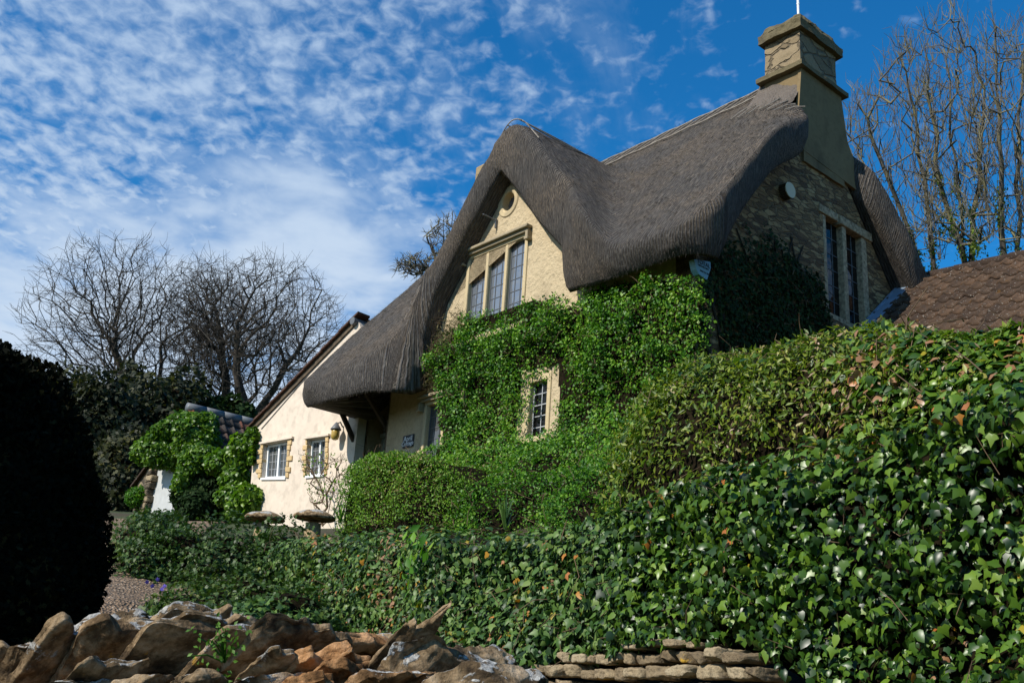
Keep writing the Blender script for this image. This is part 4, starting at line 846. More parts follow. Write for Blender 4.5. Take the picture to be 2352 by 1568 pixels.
tR2 = bare_tree('upright_bare_tree', 'tallest upright bare tree, rising from the tiled ridge to the top of the sky', gR, [[R_(2236, 760, RD - 1), R_(2222, 600, RD - 1), R_(2195, 400, RD - 1), R_(2180, 200, RD - 1), R_(2193, 15, RD - 1)], [R_(2225, 640, RD - 1), R_(2160, 420, RD - 1), R_(2140, 260, RD - 1), R_(2125, 110, RD - 1)], [R_(2230, 620, RD - 1), R_(2250, 420, RD - 1), R_(2262, 250, RD - 1), R_(2240, 120, RD - 1)]],
    stems_pts(620, [(2090, 560), (2100, 200), (2130, 60), (2190, 0), (2240, 100), (2290, 160), (2290, 560)], RD - 1), M['barkR'], .0068, 2.06, .12, 2, .7, upw=.8, vert=1.1)
tR3 = bare_tree('upright_bare_tree', 'rightmost upright bare tree, cut by the edge of the picture', gR, [[R_(2318, 760, RD - 2), R_(2310, 590, RD - 2), R_(2300, 380, RD - 2), R_(2290, 200, RD - 2), R_(2280, 40, RD - 2)], [R_(2345, 740, RD - 2), R_(2335, 420, RD - 2), R_(2340, 220, RD - 2), R_(2352, 60, RD - 2)], [R_(2360, 700, RD - 2), R_(2390, 400, RD - 2), R_(2400, 150, RD - 2)]],
    stems_pts(540, [(2220, 560), (2230, 220), (2270, 40), (2330, 60), (2420, 60), (2430, 560)], RD - 2), M['barkR'], .0068, 2.06, .12, 2, .7, upw=.8, vert=1.1)
for (th, PP, R), lab in zip((tR1, tR2, tR3), ('ivy clinging to the stems of the leaning bare tree beside the chimney', 'ivy clinging to the stems of the tallest upright bare tree', 'ivy clinging to the stems of the bare tree at the right edge')):
    w_ = np.where((R > .025))[0]; x, y = px_of(PP[w_]); w_ = w_[(y > 380) & (rng.random(len(w_)) < (y - 330) / 300)]; 
    if len(w_) == 0: continue
    k = rng.choice(w_, 1300); off = nrm(rnd(1300)); P = PP[k] + off * (R[k][:, None] + rng.uniform(.0, .12, (1300, 1))) + W * rng.uniform(-.3, .3, (1300, 1))
    tag(leaves('tree_ivy', P, off + rnd(1300, .4), -W + rnd(1300, .5), rng.uniform(.05, .10, 1300), M['privet'], None, OVAL, rng.random(1300) * .7), lab, 'ivy')

# ------------------------------------------------------------------ foliage masses
def bush(name, label, cat, centres, n, size, material, shape=OVAL, group=None, up=.25, spread=.7, tipdown=False, lump=.18, lscale=1.6, inner=.25, core=.80, base=None, stem=True, tintpow=1., clip=None, out=.0, taper=0.):
    """several overlapping ellipsoids (centre, radii) covered with leaves round a solid dark core"""
    vol = np.array([r[0] * r[1] + r[1] * r[2] + r[0] * r[2] for c, r in centres]); P_, N_ = [], []
    for (c, r), w in zip(centres, vol / vol.sum()):
        m = int(n * w); d = nrm(rnd(m)); r = np.asarray(r); rr = 1 - inner * rng.random((m, 1)) ** 1.6
        P = np.asarray(c) + d * r * rr; nn = nrm(d / r); P = P + nn * (lump * fbm(P, lscale, 3, 17))[:, None]; P_.append(P); N_.append(nn)
    P, nn = np.vstack(P_), np.vstack(N_)
    keep = np.ones(len(P), bool)
    for c, r in centres: keep &= (((P - np.asarray(c)) / (np.asarray(r) * (1 - inner * 1.2))) ** 2).sum(1) > 1
    if clip is not None: keep &= clip(P)
    P, nn = P[keep], nn[keep]
    c0, r0 = np.asarray(centres[0][0]), centres[0][1]
    def tap(A): A = A.copy(); A[:, :2] = c0[:2] + (A[:, :2] - c0[:2]) * (1 - taper * np.clip((A[:, 2:3] - c0[2]) / r0[2], 0, 1)); return A
    if taper: P = tap(P)
    b = centres[0][0] if base is None else base
    th = thing(name, (b[0], b[1], gz(b)), label, cat, group)
    T = (-W if tipdown else W) * .8 + nn * .6 + rnd(len(P), .6)
    lv_ = leaves('leaves', P, nn + rnd(len(P), spread) + W * up, T, rng.uniform(.7, 1.3, len(P)) * size, material, th, shape, np.clip(rng.random(len(P)) ** tintpow * .82 + .18 * (fbm(P, .9, 2, 5) + .5), 0, 1))
    lv_['kind'] = 'stuff'; v, f, k = [], [], 0
    for c, r in centres:
        bm = bmesh.new(); bmesh.ops.create_icosphere(bm, subdivisions=4, radius=1); bm.verts.index_update()
        q_ = np.array([x.co[:] for x in bm.verts]); pp = np.asarray(c) + q_ * np.asarray(r) * core; pp = pp + q_ * (lump * .9 * fbm(pp, lscale, 3, 17))[:, None]; pp = tap(pp) if taper else pp
        v.append(pp); f.append(np.array([[x.index for x in y.verts] for y in bm.faces]) + k); k += len(pp); bm.free()
    obj('dark_core', np.vstack(v), np.vstack(f), M['corefill'], th, smooth=True)
    if stem:
        mb = MB(); z0 = gz(b) - .1
        for k in range(3): mb.tube([np.array([b[0] + .08 * k, b[1], z0]), np.array([b[0] + .1 * k, b[1] + .05, (z0 + b[2]) / 2]), np.asarray(b) + rnd(1, .1)[0]], [.07, .05, .03], 6)
        mb.build('stem', M['twig'], th, True)
    return th
def sheet_plant(name, label, cat, gen, n, size, material, shape, base, accept=None, up=.3, spread=.6, tipdown=True, inner=.16, core_gen=None, group=None, tintpow=1., width=1., extra=None, stems=40, stemr=.006, out=.12):
    """gen(n) gives surface points and normals; leaves hang in a loose layer in front of a solid dark core"""
    P, nn = gen(n); P = P - nn * (inner * rng.random((len(P), 1)) ** 1.3)
    th = thing(name, base, label, cat, group)
    T = (-W if tipdown else W * .9) * .8 + rnd(len(P), .55) + nn * .15; sz = size(P) if callable(size) else size
    tn = np.clip(rng.random(len(P)) ** tintpow + .2 * fbm(P, 1.2, 2, 6), 0, 1); Nn = nn + rnd(len(P), spread) + W * up; sc_ = rng.uniform(.45, 1.25, len(P)) * sz
    parts = [(np.ones(len(P), bool), shape)] if shape is not IVY else [(np.arange(len(P)) % 3 > 0, IVY), (np.arange(len(P)) % 3 == 0, HEART)]
    for mk, sh in parts: tag(leaves('leaves', P[mk], Nn[mk], T[mk], sc_[mk], material, th, sh, tn[mk], width=width * rng.uniform(.8, 1.15, mk.sum())), kind='stuff')
    if stems:
        P, nn = gen(stems); mb = MB()
        for p, q_ in zip(P, nn):
            d = nrm(rnd(1)[0] + W * .5 - q_ * (rng.random() * .4)); l = rng.uniform(.06, .22); p = p - q_ * .05 + q_ * rng.random() * out; mb.tube([p, p + d * l * .5 + rnd(1, .025)[0], p + d * l + rnd(1, .05)[0] - W * l * .2], [stemr, stemr * .9, stemr * .5], 4, False)
        tag(mb.build('twigs', M['twig'], th, True), kind='stuff')
    if core_gen is not None: v, f = core_gen; obj('dark_core', v, f, M['corefill'], th, smooth=True)
    return th
def grid_core(fn, na, nb):
    a, b = np.meshgrid(np.linspace(0, 1, na), np.linspace(0, 1, nb), indexing='ij'); v = fn(a.ravel(), b.ravel()); idx = np.arange(na * nb).reshape(na, nb)
    return v, np.stack([idx[:-1, :-1], idx[:-1, 1:], idx[1:, 1:], idx[1:, :-1]], -1).reshape(-1, 4)

# ivy over the retaining wall
_it = np.array([(-.9, 1.62), (-.16, 1.58), (.47, 1.54), (.85, 1.46), (1.28, 1.39), (1.91, 1.29), (2.54, 1.22), (3.25, 1.21), (4.81, 1.33), (6.6, 1.56), (8.0, 1.66), (8.7, 1.66), (9.6, 1.5)])
_ib = np.array([(-.9, -.6), (-.01, -.5), (.55, -.25), (.85, -.05), (1.08, .12), (1.44, .33), (2.04, .37), (2.93, .29), (3.68, .18), (5.4, .2), (8.21, .3), (9.6, .5)])
def ivy_pt(s, t):
    zt = np.interp(s, _it[:, 0], _it[:, 1]); zb = np.interp(s, _ib[:, 0], _ib[:, 1]); z = zb + (zt - zb) * t
    b = np.where(t > .86, .55 * ((t - .86) / .14) ** 1.6, 0) + .10 * t
    P = PI0 + DI * s[:, None] + NI * b[:, None] + W * z[:, None]
    return P - NI * (.13 * fbm(P, 1.3, 3, 3) + .05)[:, None] + W * (.05 * fbm(P, 2., 2, 8) * (t > .8))[:, None]
def ivy_gen(lo, hi):
    def g(n):
        s = lo + (hi - lo) * rng.random(n); t = rng.random(n) ** .95
        t = np.clip(t + .05 * fbm(np.stack([s * 3, s * 0, s * 0], 1), 1.5, 2, 2) * (t < .2), 0, 1.02)
        P = ivy_pt(s, t); e = .02; nn = nrm(np.cross(ivy_pt(s + e, t) - P, ivy_pt(s, t + e) - P)); nn *= np.sign(-(nn @ NI) + .4 * nn[:, 2])[:, None]; return P, nn
    return g
def icore(a, b): return ivy_pt(-2.8 + 12.3 * a, b) + NI * .27 - W * .05
sheet_plant('ivy', 'glossy dark green ivy with broad leaves covering the near right part of the roadside wall', 'ivy', ivy_gen(-2.8, 2.6), 20500, .049, M['ivybig'], IVY, I_(1, .1, -.2), inner=.28, tintpow=1.1, stems=110, stemr=.0024, spread=.6, up=.25)
sheet_plant('ivy', 'smaller leaved dark ivy covering the middle and far stretch of the roadside wall', 'ivy', ivy_gen(2.4, 9.5), 22500, lambda P: .056 - .010 * np.clip((P @ DI - PI0 @ DI) / 9, 0, 1), M['ivy'], IVY, I_(6, .1, .2), inner=.27, tintpow=1., stems=200, stemr=.003, core_gen=grid_core(icore, 140, 24), spread=.55)
# privet and ivy hedge rising behind it
_ht = np.array([(-.8, 1.62), (.05, 1.74), (.4, 1.80), (.81, 1.93), (1.38, 2.12), (1.89, 2.22), (2.3, 2.25), (2.6, 2.22), (2.85, 2.16), (3.0, 2.02), (3.12, 1.7), (3.2, 1.2)])
def hed_pt(s, t):
    zt = np.interp(s, _ht[:, 0], _ht[:, 1]); zb = np.interp(s, _it[:, 0], _it[:, 1]) - .22; z = zb + (zt - zb) * np.sin(np.minimum(t, 1) * np.pi / 2) ** .9
    b = .28 + .42 * t ** 1.5 + np.where(t > .85, 1.2 * (t - .85), 0)
    P = PI0 + DI * s[:, None] + NI * b[:, None] + W * z[:, None]; return P - NI * (.14 * fbm(P, 1.5, 3, 13))[:, None] + W * (.07 * fbm(P, 1.9, 3, 18))[:, None]
def hed_gen(n):
    s = -2.6 + 5.75 * rng.random(n); t = rng.random(n) ** .8; P = hed_pt(s, t); e = .02; nn = nrm(np.cross(hed_pt(s + e, t) - P, hed_pt(s, t + e) - P)); nn *= np.sign(-(nn @ NI) + .6 * nn[:, 2])[:, None]; return P, nn
def hed_ivy(n):
    P, nn = hed_gen(n * 2); s = (P - PI0) @ DI; m = rng.random(len(P)) < np.clip(1.25 - s / 1.15, .04, 1); return P[m][:n], nn[m][:n]
sheet_plant('privet_hedge', 'yellow green privet hedge standing behind and above the ivy at the right', 'hedge', hed_gen, 25000, .046, M['privet'], NARROW, I_(1.5, .6, .8), inner=.22, tipdown=False, core_gen=grid_core(lambda a, b: hed_pt(-2.6 + 5.75 * a, b) + NI * .18 - W * .06, 60, 20), stems=110, stemr=.002, spread=.75, width=1.25, out=.1)
sheet_plant('ivy', 'bright large leaved ivy scrambling through the top of the privet hedge', 'ivy', hed_ivy, 6200, .058, M['ivybig'], HEART, I_(.2, .5, 1.), inner=.04, stems=60, stemr=.004, up=.5, spread=.55)
# dry twigs at the far right of the hedge
mb = MB()
for k in range(26):
    p = I_(rng.uniform(-.35, .12), .75, 1.62); d = nrm(np.array([rng.normal(0, .3), rng.normal(0, .3), 1.])); l = rng.uniform(.12, .34); mb.tube([p, p + d * l * .5, p + d * l + rnd(1, .02)[0]], [.006, .005, .003], 4)
    q_ = p + d * l * .5; mb.tube([q_, q_ + nrm(rnd(1)[0] + W) * .12], [.004, .002], 4)
tag(mb.build('dry_twigs', M['rod']), 'dead leafless twigs sticking out of the hedge top at the right edge', 'twigs')

# climbing shrub on the cottage front
FP = [(1000, 900), (982, 870), (985, 825), (1010, 775), (1072, 716), (1130, 704), (1180, 685), (1225, 672), (1265, 674), (1283, 700), (1305, 694), (1332, 690), (1342, 655), (1400, 640), (1440, 632), (1500, 622), (1555, 630), (1596, 645), (1606, 680), (1598, 780), (1572, 830), (1515, 880), (1490, 1100), (1490, 1190), (985, 1190), (985, 1050), (1010, 1035), (1016, 990), (1006, 930)]
WP = [(1212, 872), (1268, 852), (1264, 985), (1198, 998), (1204, 930)]; WP2 = [(1165, 900), (1212, 872), (1200, 998), (1160, 1000)]
def front_gen(n, off=None, shrink=0):
    u = rng.uniform(-.45, 5.9, n * 2); w = rng.uniform(2.5, 6.2, n * 2); P0 = O + U * u[:, None] + W * w[:, None]
    x, y = px_of(P0 - V * .25); j = 9 * fbm(np.stack([u, w, u * 0], 1), 3., 3, 44); m = inpoly(x + j, y + j, FP) & ~inpoly(x - j * .3, y, WP) & ~(inpoly(x, y, WP2) & (rng.random(len(x)) < .6))
    u, w, x, y = u[m][:n], w[m][:n], x[m][:n], y[m][:n]; Q = O + U * u[:, None] + W * w[:, None]
    dep = .24 + .19 * fbm(Q, 1.3, 3, 51) + .13 * fbm(Q, 3.4, 2, 52) + .9 * np.clip((4.3 - w) / 1.5, 0, 1) ** 1.5; dep = np.where((u < .15), dep * .9, dep)
    e = .05; g = lambda A: .19 * fbm(A, 1.3, 3, 51) + .13 * fbm(A, 3.4, 2, 52)
    nn = nrm(-V + U * -((g(Q + U * e) - g(Q)) / e)[:, None] * .8 + W * -((g(Q + W * e) - g(Q)) / e)[:, None] * .8 + W * .15)
    return Q - V * np.maximum(dep, .04)[:, None], nn
clm = sheet_plant('climbing_shrub', 'dense bright green climbing shrub covering the front wall of the cottage round the narrow window', 'climbing plant', front_gen, 46000, .050, M['climber'], OVAL, H(2.5, -.3, 2.7), inner=.26, tipdown=False, stems=300, stemr=.004, spread=.75, width=1.15)
u_, w_ = np.meshgrid(np.linspace(-.3, 5.8, 150), np.linspace(2.4, 6.1, 100), indexing='ij'); Pc = O + U * u_[..., None] + W * w_[..., None] - V * .06; x, y = px_of(Pc); ok = inpoly(x, y, [(p_[0], p_[1] + 14) for p_ in FP]) & ~inpoly(x, y, [(1195, 850), (1280, 835), (1276, 1000), (1180, 1012)])
Q_ = O + U * u_[..., None] + W * w_[..., None]; dep = np.maximum(-.03, .24 + .19 * fbm(Q_, 1.3, 3, 51) + .13 * fbm(Q_, 3.4, 2, 52) + .9 * np.clip((4.3 - w_) / 1.5, 0, 1) ** 1.5 - .40); Pc = Pc - V * dep[..., None]; idx = np.arange(u_.size).reshape(u_.shape); qf = np.stack([idx[:-1, :-1], idx[:-1, 1:], idx[1:, 1:], idx[1:, :-1]], -1).reshape(-1, 4); qf = qf[ok.ravel()[qf].all(1)]
obj('dark_core', Pc.reshape(-1, 3), qf, M['corefill'], clm)
def edge_gen(n):
    t = rng.random(n); x = np.interp(t, [0, .4, .7, 1], [1058, 1015, 992, 995]) + rng.normal(0, 11, n); y = np.interp(t, [0, .4, .7, 1], [735, 790, 845, 880]) + rng.normal(0, 16, n)
    uw = np.array([onF(a, b, -.15) for a, b in zip(x, y)]); P = O + U * uw[:, :1] + W * uw[:, 1:2] - V * rng.uniform(.04, .3, (n, 1)); return P, np.tile(-V, (n, 1))
sheet_plant('straggly_shrub', 'dry grey green straggling shoots at the left edge of the climbing shrub', 'shrub', edge_gen, 2600, .07, M['dry'], NARROW, H(5.2, -.2, 3), inner=.05, tipdown=False, stems=160, stemr=.004, spread=1., width=.5)
# shaded ivy on the gable
GP = [(1600, 690), (1650, 560), (1690, 545), (1715, 500), (1735, 560), (1760, 505), (1800, 560), (1835, 600), (1880, 640), (1905, 740), (1905, 790), (1650, 815), (1660, 720), (1640, 640), (1625, 700), (1618, 800), (1600, 800)]
def gable_gen(n):
    v = rng.uniform(.0, 3.6, n * 3); w = rng.uniform(4., 7.4, n * 3); P = O + V * v[:, None] + W * w[:, None] - U * .05; x, y = px_of(P); j = 10 * fbm(P, 3, 3, 5); m = inpoly(x + j, y + j, GP) & (rng.random(len(x)) < np.clip((y - 500) / 150, .2, 1)); P = P[m][:n]
    return P - U * (.05 + .04 * fbm(P, 2.5, 2, 4))[:, None], np.tile(-U, (len(P), 1))
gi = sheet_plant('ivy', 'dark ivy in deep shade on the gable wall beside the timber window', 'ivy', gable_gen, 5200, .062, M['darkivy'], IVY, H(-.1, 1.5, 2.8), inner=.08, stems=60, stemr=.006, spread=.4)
mb = MB()
for k in range(16):
    v0 = rng.uniform(.15, 2.6); p = [H(-.02, v0 + .25 * math.sin(3 * z + k) * .3 + (z - 4) * rng.uniform(-.02, .1), z) for z in np.linspace(3.8, rng.uniform(5.6, 6.9) , 9)]; mb.tube(p, np.linspace(.035, .012, 9), 5)
mb.build('old_stems', M['timber'], gi)
# clipped box hedge
def box_pt(s, t):   # s along the front from the left end to the right, t from the ground over the top
    u = 4.22 - s * 2.5; top = np.interp(s, [0, .06, .3, .8, 1], [2.78, 2.95, 3.03, 2.95, 2.5]); a = np.clip(t / .62, 0, 1); c = np.clip((t - .62) / .38, 0, 1)
    v = -2.62 + .18 * a ** 3 + c * 1.7; w = 2.02 + (top - 2.02) * np.sin(a * np.pi / 2) + .05 * c
    v = v + np.where(s < .1, (1 - s / .1) ** 2 * .35, 0) + np.where(s > .75, (s - .75) * 1.6, 0)
    P = O + U * u[:, None] + V * v[:, None] + W * w[:, None]; return P + (.11 * fbm(P, 1.3, 3, 61) + .05 * fbm(P, 3.5, 2, 62))[:, None] * (-V + W * .6)
def mass_pt(s, t):
    u = 2.75 - s * 5.05; top = np.interp(s, [0, .15, .5, 1], [3.0, 3.25, 3.35, 3.3]); w = 1.75 + (top - 1.75) * np.minimum(t, 1); v = -2.72 + .35 * s + 2.0 * t ** 1.3
    P = O + U * u[:, None] + V * v[:, None] + W * w[:, None]; return P + (.30 * fbm(P, .95, 3, 63) + .12 * fbm(P, 3., 2, 64))[:, None] * (-V * .8 + W * .6)
def box_gen(n):
    m = int(n * .2); s = rng.random(n); t = rng.random(n); P = box_pt(s, t); e = .01; nn = nrm(np.cross(box_pt(s + e, t) - P, box_pt(s, t + e) - P)); nn *= np.sign(-(nn @ V) + .6 * nn[:, 2])[:, None]
    a = rng.random(m); t2 = rng.random(m) * .62; q0 = box_pt(np.zeros(m), t2); P2 = q0 + V * (a * 1.6)[:, None] + U * (.22 * np.sin(np.pi * np.clip(a + .15, 0, 1)) + .05 * fbm(q0 + V * a[:, None], 2, 2, 3))[:, None]
    return np.vstack([P, P2]), np.vstack([nn, np.tile(U - V * .3, (m, 1))])
def mass_gen(n):
    s = rng.random(n); t = rng.random(n); P = mass_pt(s, t); e = .01; nn = nrm(np.cross(mass_pt(s + e, t) - P, mass_pt(s, t + e) - P)); nn *= np.sign(-(nn @ V) + .6 * nn[:, 2])[:, None]; return P, nn
bx = sheet_plant('box_hedge', 'clipped bright green box hedge in front of the porch, left of the climbing shrub', 'hedge', box_gen, 21000, .034, M['box'], OVAL, H(3.2, -2., 2.1), inner=.14, tipdown=False, stems=60, stemr=.003, spread=.9, core_gen=grid_core(lambda a, b: box_pt(a, b) + V * .17 - W * .05, 40, 24))
sheet_plant('loose_shrub', 'loose unclipped green shrub mass at the foot of the climbing shrub, above the ivy', 'shrub', mass_gen, 29000, .042, M['climber'], OVAL, H(.8, -1.8, 2.1), inner=.24, tipdown=False, stems=260, stemr=.0035, spread=.95, core_gen=grid_core(lambda a, b: mass_pt(a, b) + V * .26 - W * .08, 60, 24), out=.16)
# low evergreen shrubs at the left end of the ivy
def at_(x, y, d): return ray(x, y) * d
bush('cotoneaster', 'low spreading dark evergreen shrub beside the drive, left of the ivy', 'shrub', [(at_(480, 1330, 12.2), (.95, .8, .62)), (at_(370, 1340, 11.9), (.52, .6, .45)), (at_(590, 1355, 12.2), (.62, .6, .58)), (at_(560, 1410, 11.4), (.7, .5, .4)), (at_(640, 1300, 12.0), (.35, .4, .4)), (at_(340, 1275, 12.6), (.40, .5, .40)), (at_(365, 1225, 13.4), (.40, .5, .36)), (at_(520, 1432, 9.9), (.75, .5, .28)), (at_(620, 1446, 9.2), (.6, .4, .25)), (at_(400, 1250, 12.9), (.42, .5, .35))], 38000, .055, M['mound'], SPRAY, lump=.2, lscale=2.2, up=.5, spread=.8, inner=.3, core=.68)
bush('ivy', 'low dark ivy spilling over the ground just behind the jagged slabs', 'ivy', [(at_(520, 1436, 9.9), (.8, .5, .28)), (at_(630, 1452, 9.2), (.6, .4, .25))], 9000, .05, M['ivy'], IVY, lump=.1, lscale=2., up=.5, spread=.7, inner=.3, core=.6, stem=False)
# plants on the garage
gq = lambda x, y, v: H(*[onF(x, y, v)[0], v, onF(x, y, v)[1]])
bush('climbing_plant', 'fresh yellow green climber heaped over the garage roof and door', 'climbing plant', [(gq(378, 1035, -.7), (.62, .4, .36)), (gq(415, 985, -.5), (.50, .5, .42)), (gq(335, 1035, -.7), (.34, .35, .33)), (gq(455, 1005, -.4), (.5, .5, .52)), (gq(470, 1060, -.6), (.45, .45, .3)), (gq(430, 1090, -.9), (.22, .3, .6)), (gq(510, 1068, -.6), (.30, .4, .2))], 20000, .085, M['lime'], HEART, tipdown=True, lump=.14, lscale=2.4, up=.3, stem=False)
bush('ivy', 'dark shaded ivy on the garage side between the door and the annexe', 'ivy', [(gq(470, 1130, -.5), (.62, .45, .55)), (gq(442, 1165, -.9), (.36, .35, .40)), (gq(500, 1100, -.1), (.4, .4, .5))], 9000, .085, M['darkivy'], IVY, tipdown=True, lump=.1, stem=False)
AP_ = [(hit(x, y, PA, NA) - NA * .12, r) for x, y, r in ((592, 1000, (.17, .12, .17)), (572, 1020, (.24, .2, .24)), (556, 1052, (.28, .22, .28)), (548, 1095, (.28, .22, .3)), (556, 1140, (.34, .24, .28)), (585, 1148, (.26, .2, .22)), (570, 1172, (.3, .25, .2)), (590, 1045, (.08, .1, .2)))]
bush('climbing_vine', 'lime green vine climbing the left corner of the cream annexe', 'climbing plant', AP_, 6500, .095, M['lime'], HEART, tipdown=True, lump=.10, lscale=3., core=.6, inner=.5, stem=False)
# clipped yew
yc = ray(-118, 1335) * 7.0
bush('clipped_yew', 'huge dark clipped yew dome filling the left edge, its shade deepened by near-black needles', 'yew', [(yc + np.array([0, 0, -.05]), (1.0, 1.15, 1.70))], 50000, .05, M['yew'], SPRAY, up=.1, spread=.9, lump=.09, lscale=2.2, inner=.07, core=.94, taper=.28)
# evergreen scrub below the bare trees
bush('evergreen_shrub', 'tall dark evergreen shrub with sunlit yellowish side behind the yew', 'shrub', [(at_(215, 1040, 29), (1.15, 1., 2.4)), (at_(270, 1120, 28), (1.2, 1., 1.6)), (at_(165, 960, 30), (.7, .8, 1.3))], 14000, .17, M['scrub'], SPRAY, lump=.4, lscale=.9, inner=.6, core=.62, up=.3)
bush('evergreen_shrub', 'dark ivy thicket wrapping the tree trunks left of the garage', 'shrub', [(at_(330, 960, 31), (1.1, 1., 1.5)), (at_(410, 930, 32), (1.0, 1., 1.1)), (at_(330, 1080, 30), (1.1, 1., 1.2)), (at_(300, 890, 33), (.7, .7, 1.1))], 8000, .15, M['scrub'], IVY, lump=.6, lscale=1.1, inner=.7, core=.45, tipdown=True)
bush('evergreen_shrub', 'small dark bush glimpsed under the bare trees beside the annexe roof', 'shrub', [(at_(520, 965, 33), (1.3, 1., .55)), (at_(440, 950, 33), (.7, .8, .6))], 5000, .17, M['darkivy'], IVY, lump=.4, lscale=.9, inner=.6, core=.6)
bush('round_shrub', 'small bright green clipped shrub in front of the dark thicket by the garage', 'shrub', [(at_(318, 1140, 24.5), (.32, .3, .26))], 1800, .06, M['climber'], OVAL, lump=.05)

# bare shrub against the annexe and the two staddle stones
def shrub_pts(n):
    x = rng.uniform(684, 795, n * 3); y = rng.uniform(1042, 1160, n * 3); m = (np.abs(x - 742 + (y - 1100) * .12) < 20 + (1165 - y) * .36); P = np.array([hit(a, b, PA - NA * rng.uniform(.25, .8), NA) for a, b in zip(x[m][:n], y[m][:n])]); return P
sb_ = [hit(x, 1200, PA - NA * .5, NA) for x in (722, 742, 752, 765)]
bs, PP_, RR_ = bare_tree('bare_shrub', 'leafless spiky shrub in front of the right annexe window', None, [[sb_[1] - W * .05, sb_[0] + W * .35 + DA * .1], [sb_[1] - W * .05, sb_[1] + W * .5], [sb_[1] - W * .05, sb_[2] + W * .45 - DA * .05], [sb_[1] - W * .05, sb_[3] + W * .4 - DA * .12]], shrub_pts(150), M['twig'], .0042, 2.3, .2, 1, .12, seg=.12, upw=.4)
bs['category'] = 'shrub'
lf = shrub_pts(150); leaves('young_leaves', lf, rnd(len(lf)) - NA, rnd(len(lf)) + W, .06, M['box'], bs, OVAL)
for (x, y, wd, lab) in ((722, 1187, 96, 'mushroom shaped staddle stone nearest the box hedge'), (606, 1189, 92, 'mushroom shaped staddle stone half sunk in the low dark shrubs')):
    c = hit(x, y, O - V * 3.0, V); r = wd / 2 / F * (c @ FW); st = thing('staddle_stone', c - W * .75, lab, 'staddle stone', 'staddle stones')
    n = 40; v, f = [], []; prof = [(.02, .20), (.3, .195), (.62, .15), (.85, .08), (.98, .02), (1.02, -.03), (.97, -.075), (.7, -.09), (.3, -.09), (.02, -.09)]
    for a, b in prof: v += [c + np.array([r * a * math.cos(t), r * a * math.sin(t), b * r * 1.55]) for t in np.linspace(0, 2 * math.pi, n + 1)[:-1]]
    v = np.array(v); v = v + nrm(v - c) * (.022 * fbm(v, 5, 4, 71))[:, None]
    f = [(i * n + k, i * n + (k + 1) % n, (i + 1) * n + (k + 1) % n, (i + 1) * n + k) for i in range(len(prof) - 1) for k in range(n)]
    obj('cap', v, f, M['rock'], st, smooth=True, attrs={'tint': np.full(len(v), .35)})
    mb = MB(); mb.lathe(c - W * .8, [(r * .52, 0), (r * .46, .3), (r * .36, .72)], 16); ob = mb.build('pillar', M['stack'], st, True)

# ------------------------------------------------------------------ stone walls
def rock(c, ax, ay, az, hx, hy, hz, n=9, amp=.16, seed=0, power=3.2, freq=1., slab=0., facets=9):
    """weathered block: superellipsoid with half sizes hx, hy, hz along ax, ay, az, pitted by noise"""
    bm = bmesh.new(); bmesh.ops.create_cube(bm, size=2); bmesh.ops.subdivide_edges(bm, edges=bm.edges[:], cuts=n, use_grid_fill=True); bm.verts.index_update()
    q_ = np.array([x.co[:] for x in bm.verts]); f = np.array([[x.index for x in y.verts] for y in bm.faces]); bm.free()
    q_ = q_ / ((np.abs(q_) ** power).sum(1, keepdims=True) ** (1 / power)); P = q_ * np.array([hx, hy, hz]); m = min(hx, hy, hz); sd = np.array([seed * 3.7, seed * 1.3, -seed * 2.1]); dr = nrm(q_ / np.array([hx, hy, hz]))
    if slab:      # jagged top edge, wedge-like thinning, broken corners
        yy = P[:, 1] / hy; tw = np.clip((P[:, 0] / hx + .2) / 1.2, 0, 1); k = np.stack([yy * 1.6 + sd[0], yy * 0 + sd[1], yy * 0], 1)
        P[:, 0] += tw * hx * (.20 * vnoise(k, 1., 3) + .12 * vnoise(k, 2.7, 4) - slab * .8 * (yy + 1)); P[:, 2] *= 1 - .18 * tw ** 2; P[:, 2] += .16 * hz * vnoise(np.stack([P[:, 0] / hx * 1.3, yy * 1.2, yy * 0], 1) + sd, 1., 6)
    fr_ = np.random.default_rng(seed * 13 + 5)
    for d_ in nrm(fr_.normal(0, 1, (facets, 3))):
        w_ = d_ / np.array([hx, hy, hz]) * m; w_ = w_ / np.linalg.norm(w_); pr = P @ w_; cut = pr.max() * fr_.uniform(.66, .93); P = P - w_ * np.maximum(pr - cut, 0)[:, None] * .92
    ns = P / max(m, .03) ** .7; dis = amp * m * (.55 * fbm(ns * freq * .55 + sd, 1., 3, 5, .5) + .55 * fbm(ns * freq * 2.2 + sd, 1., 3, 6, .6) - .75 * np.abs(fbm(ns * freq * .9 + sd + 9, 1., 3, 8)))
    P = P + dr * dis[:, None]; return np.asarray(c) + P[:, :1] * ax + P[:, 1:2] * ay + P[:, 2:3] * az, f
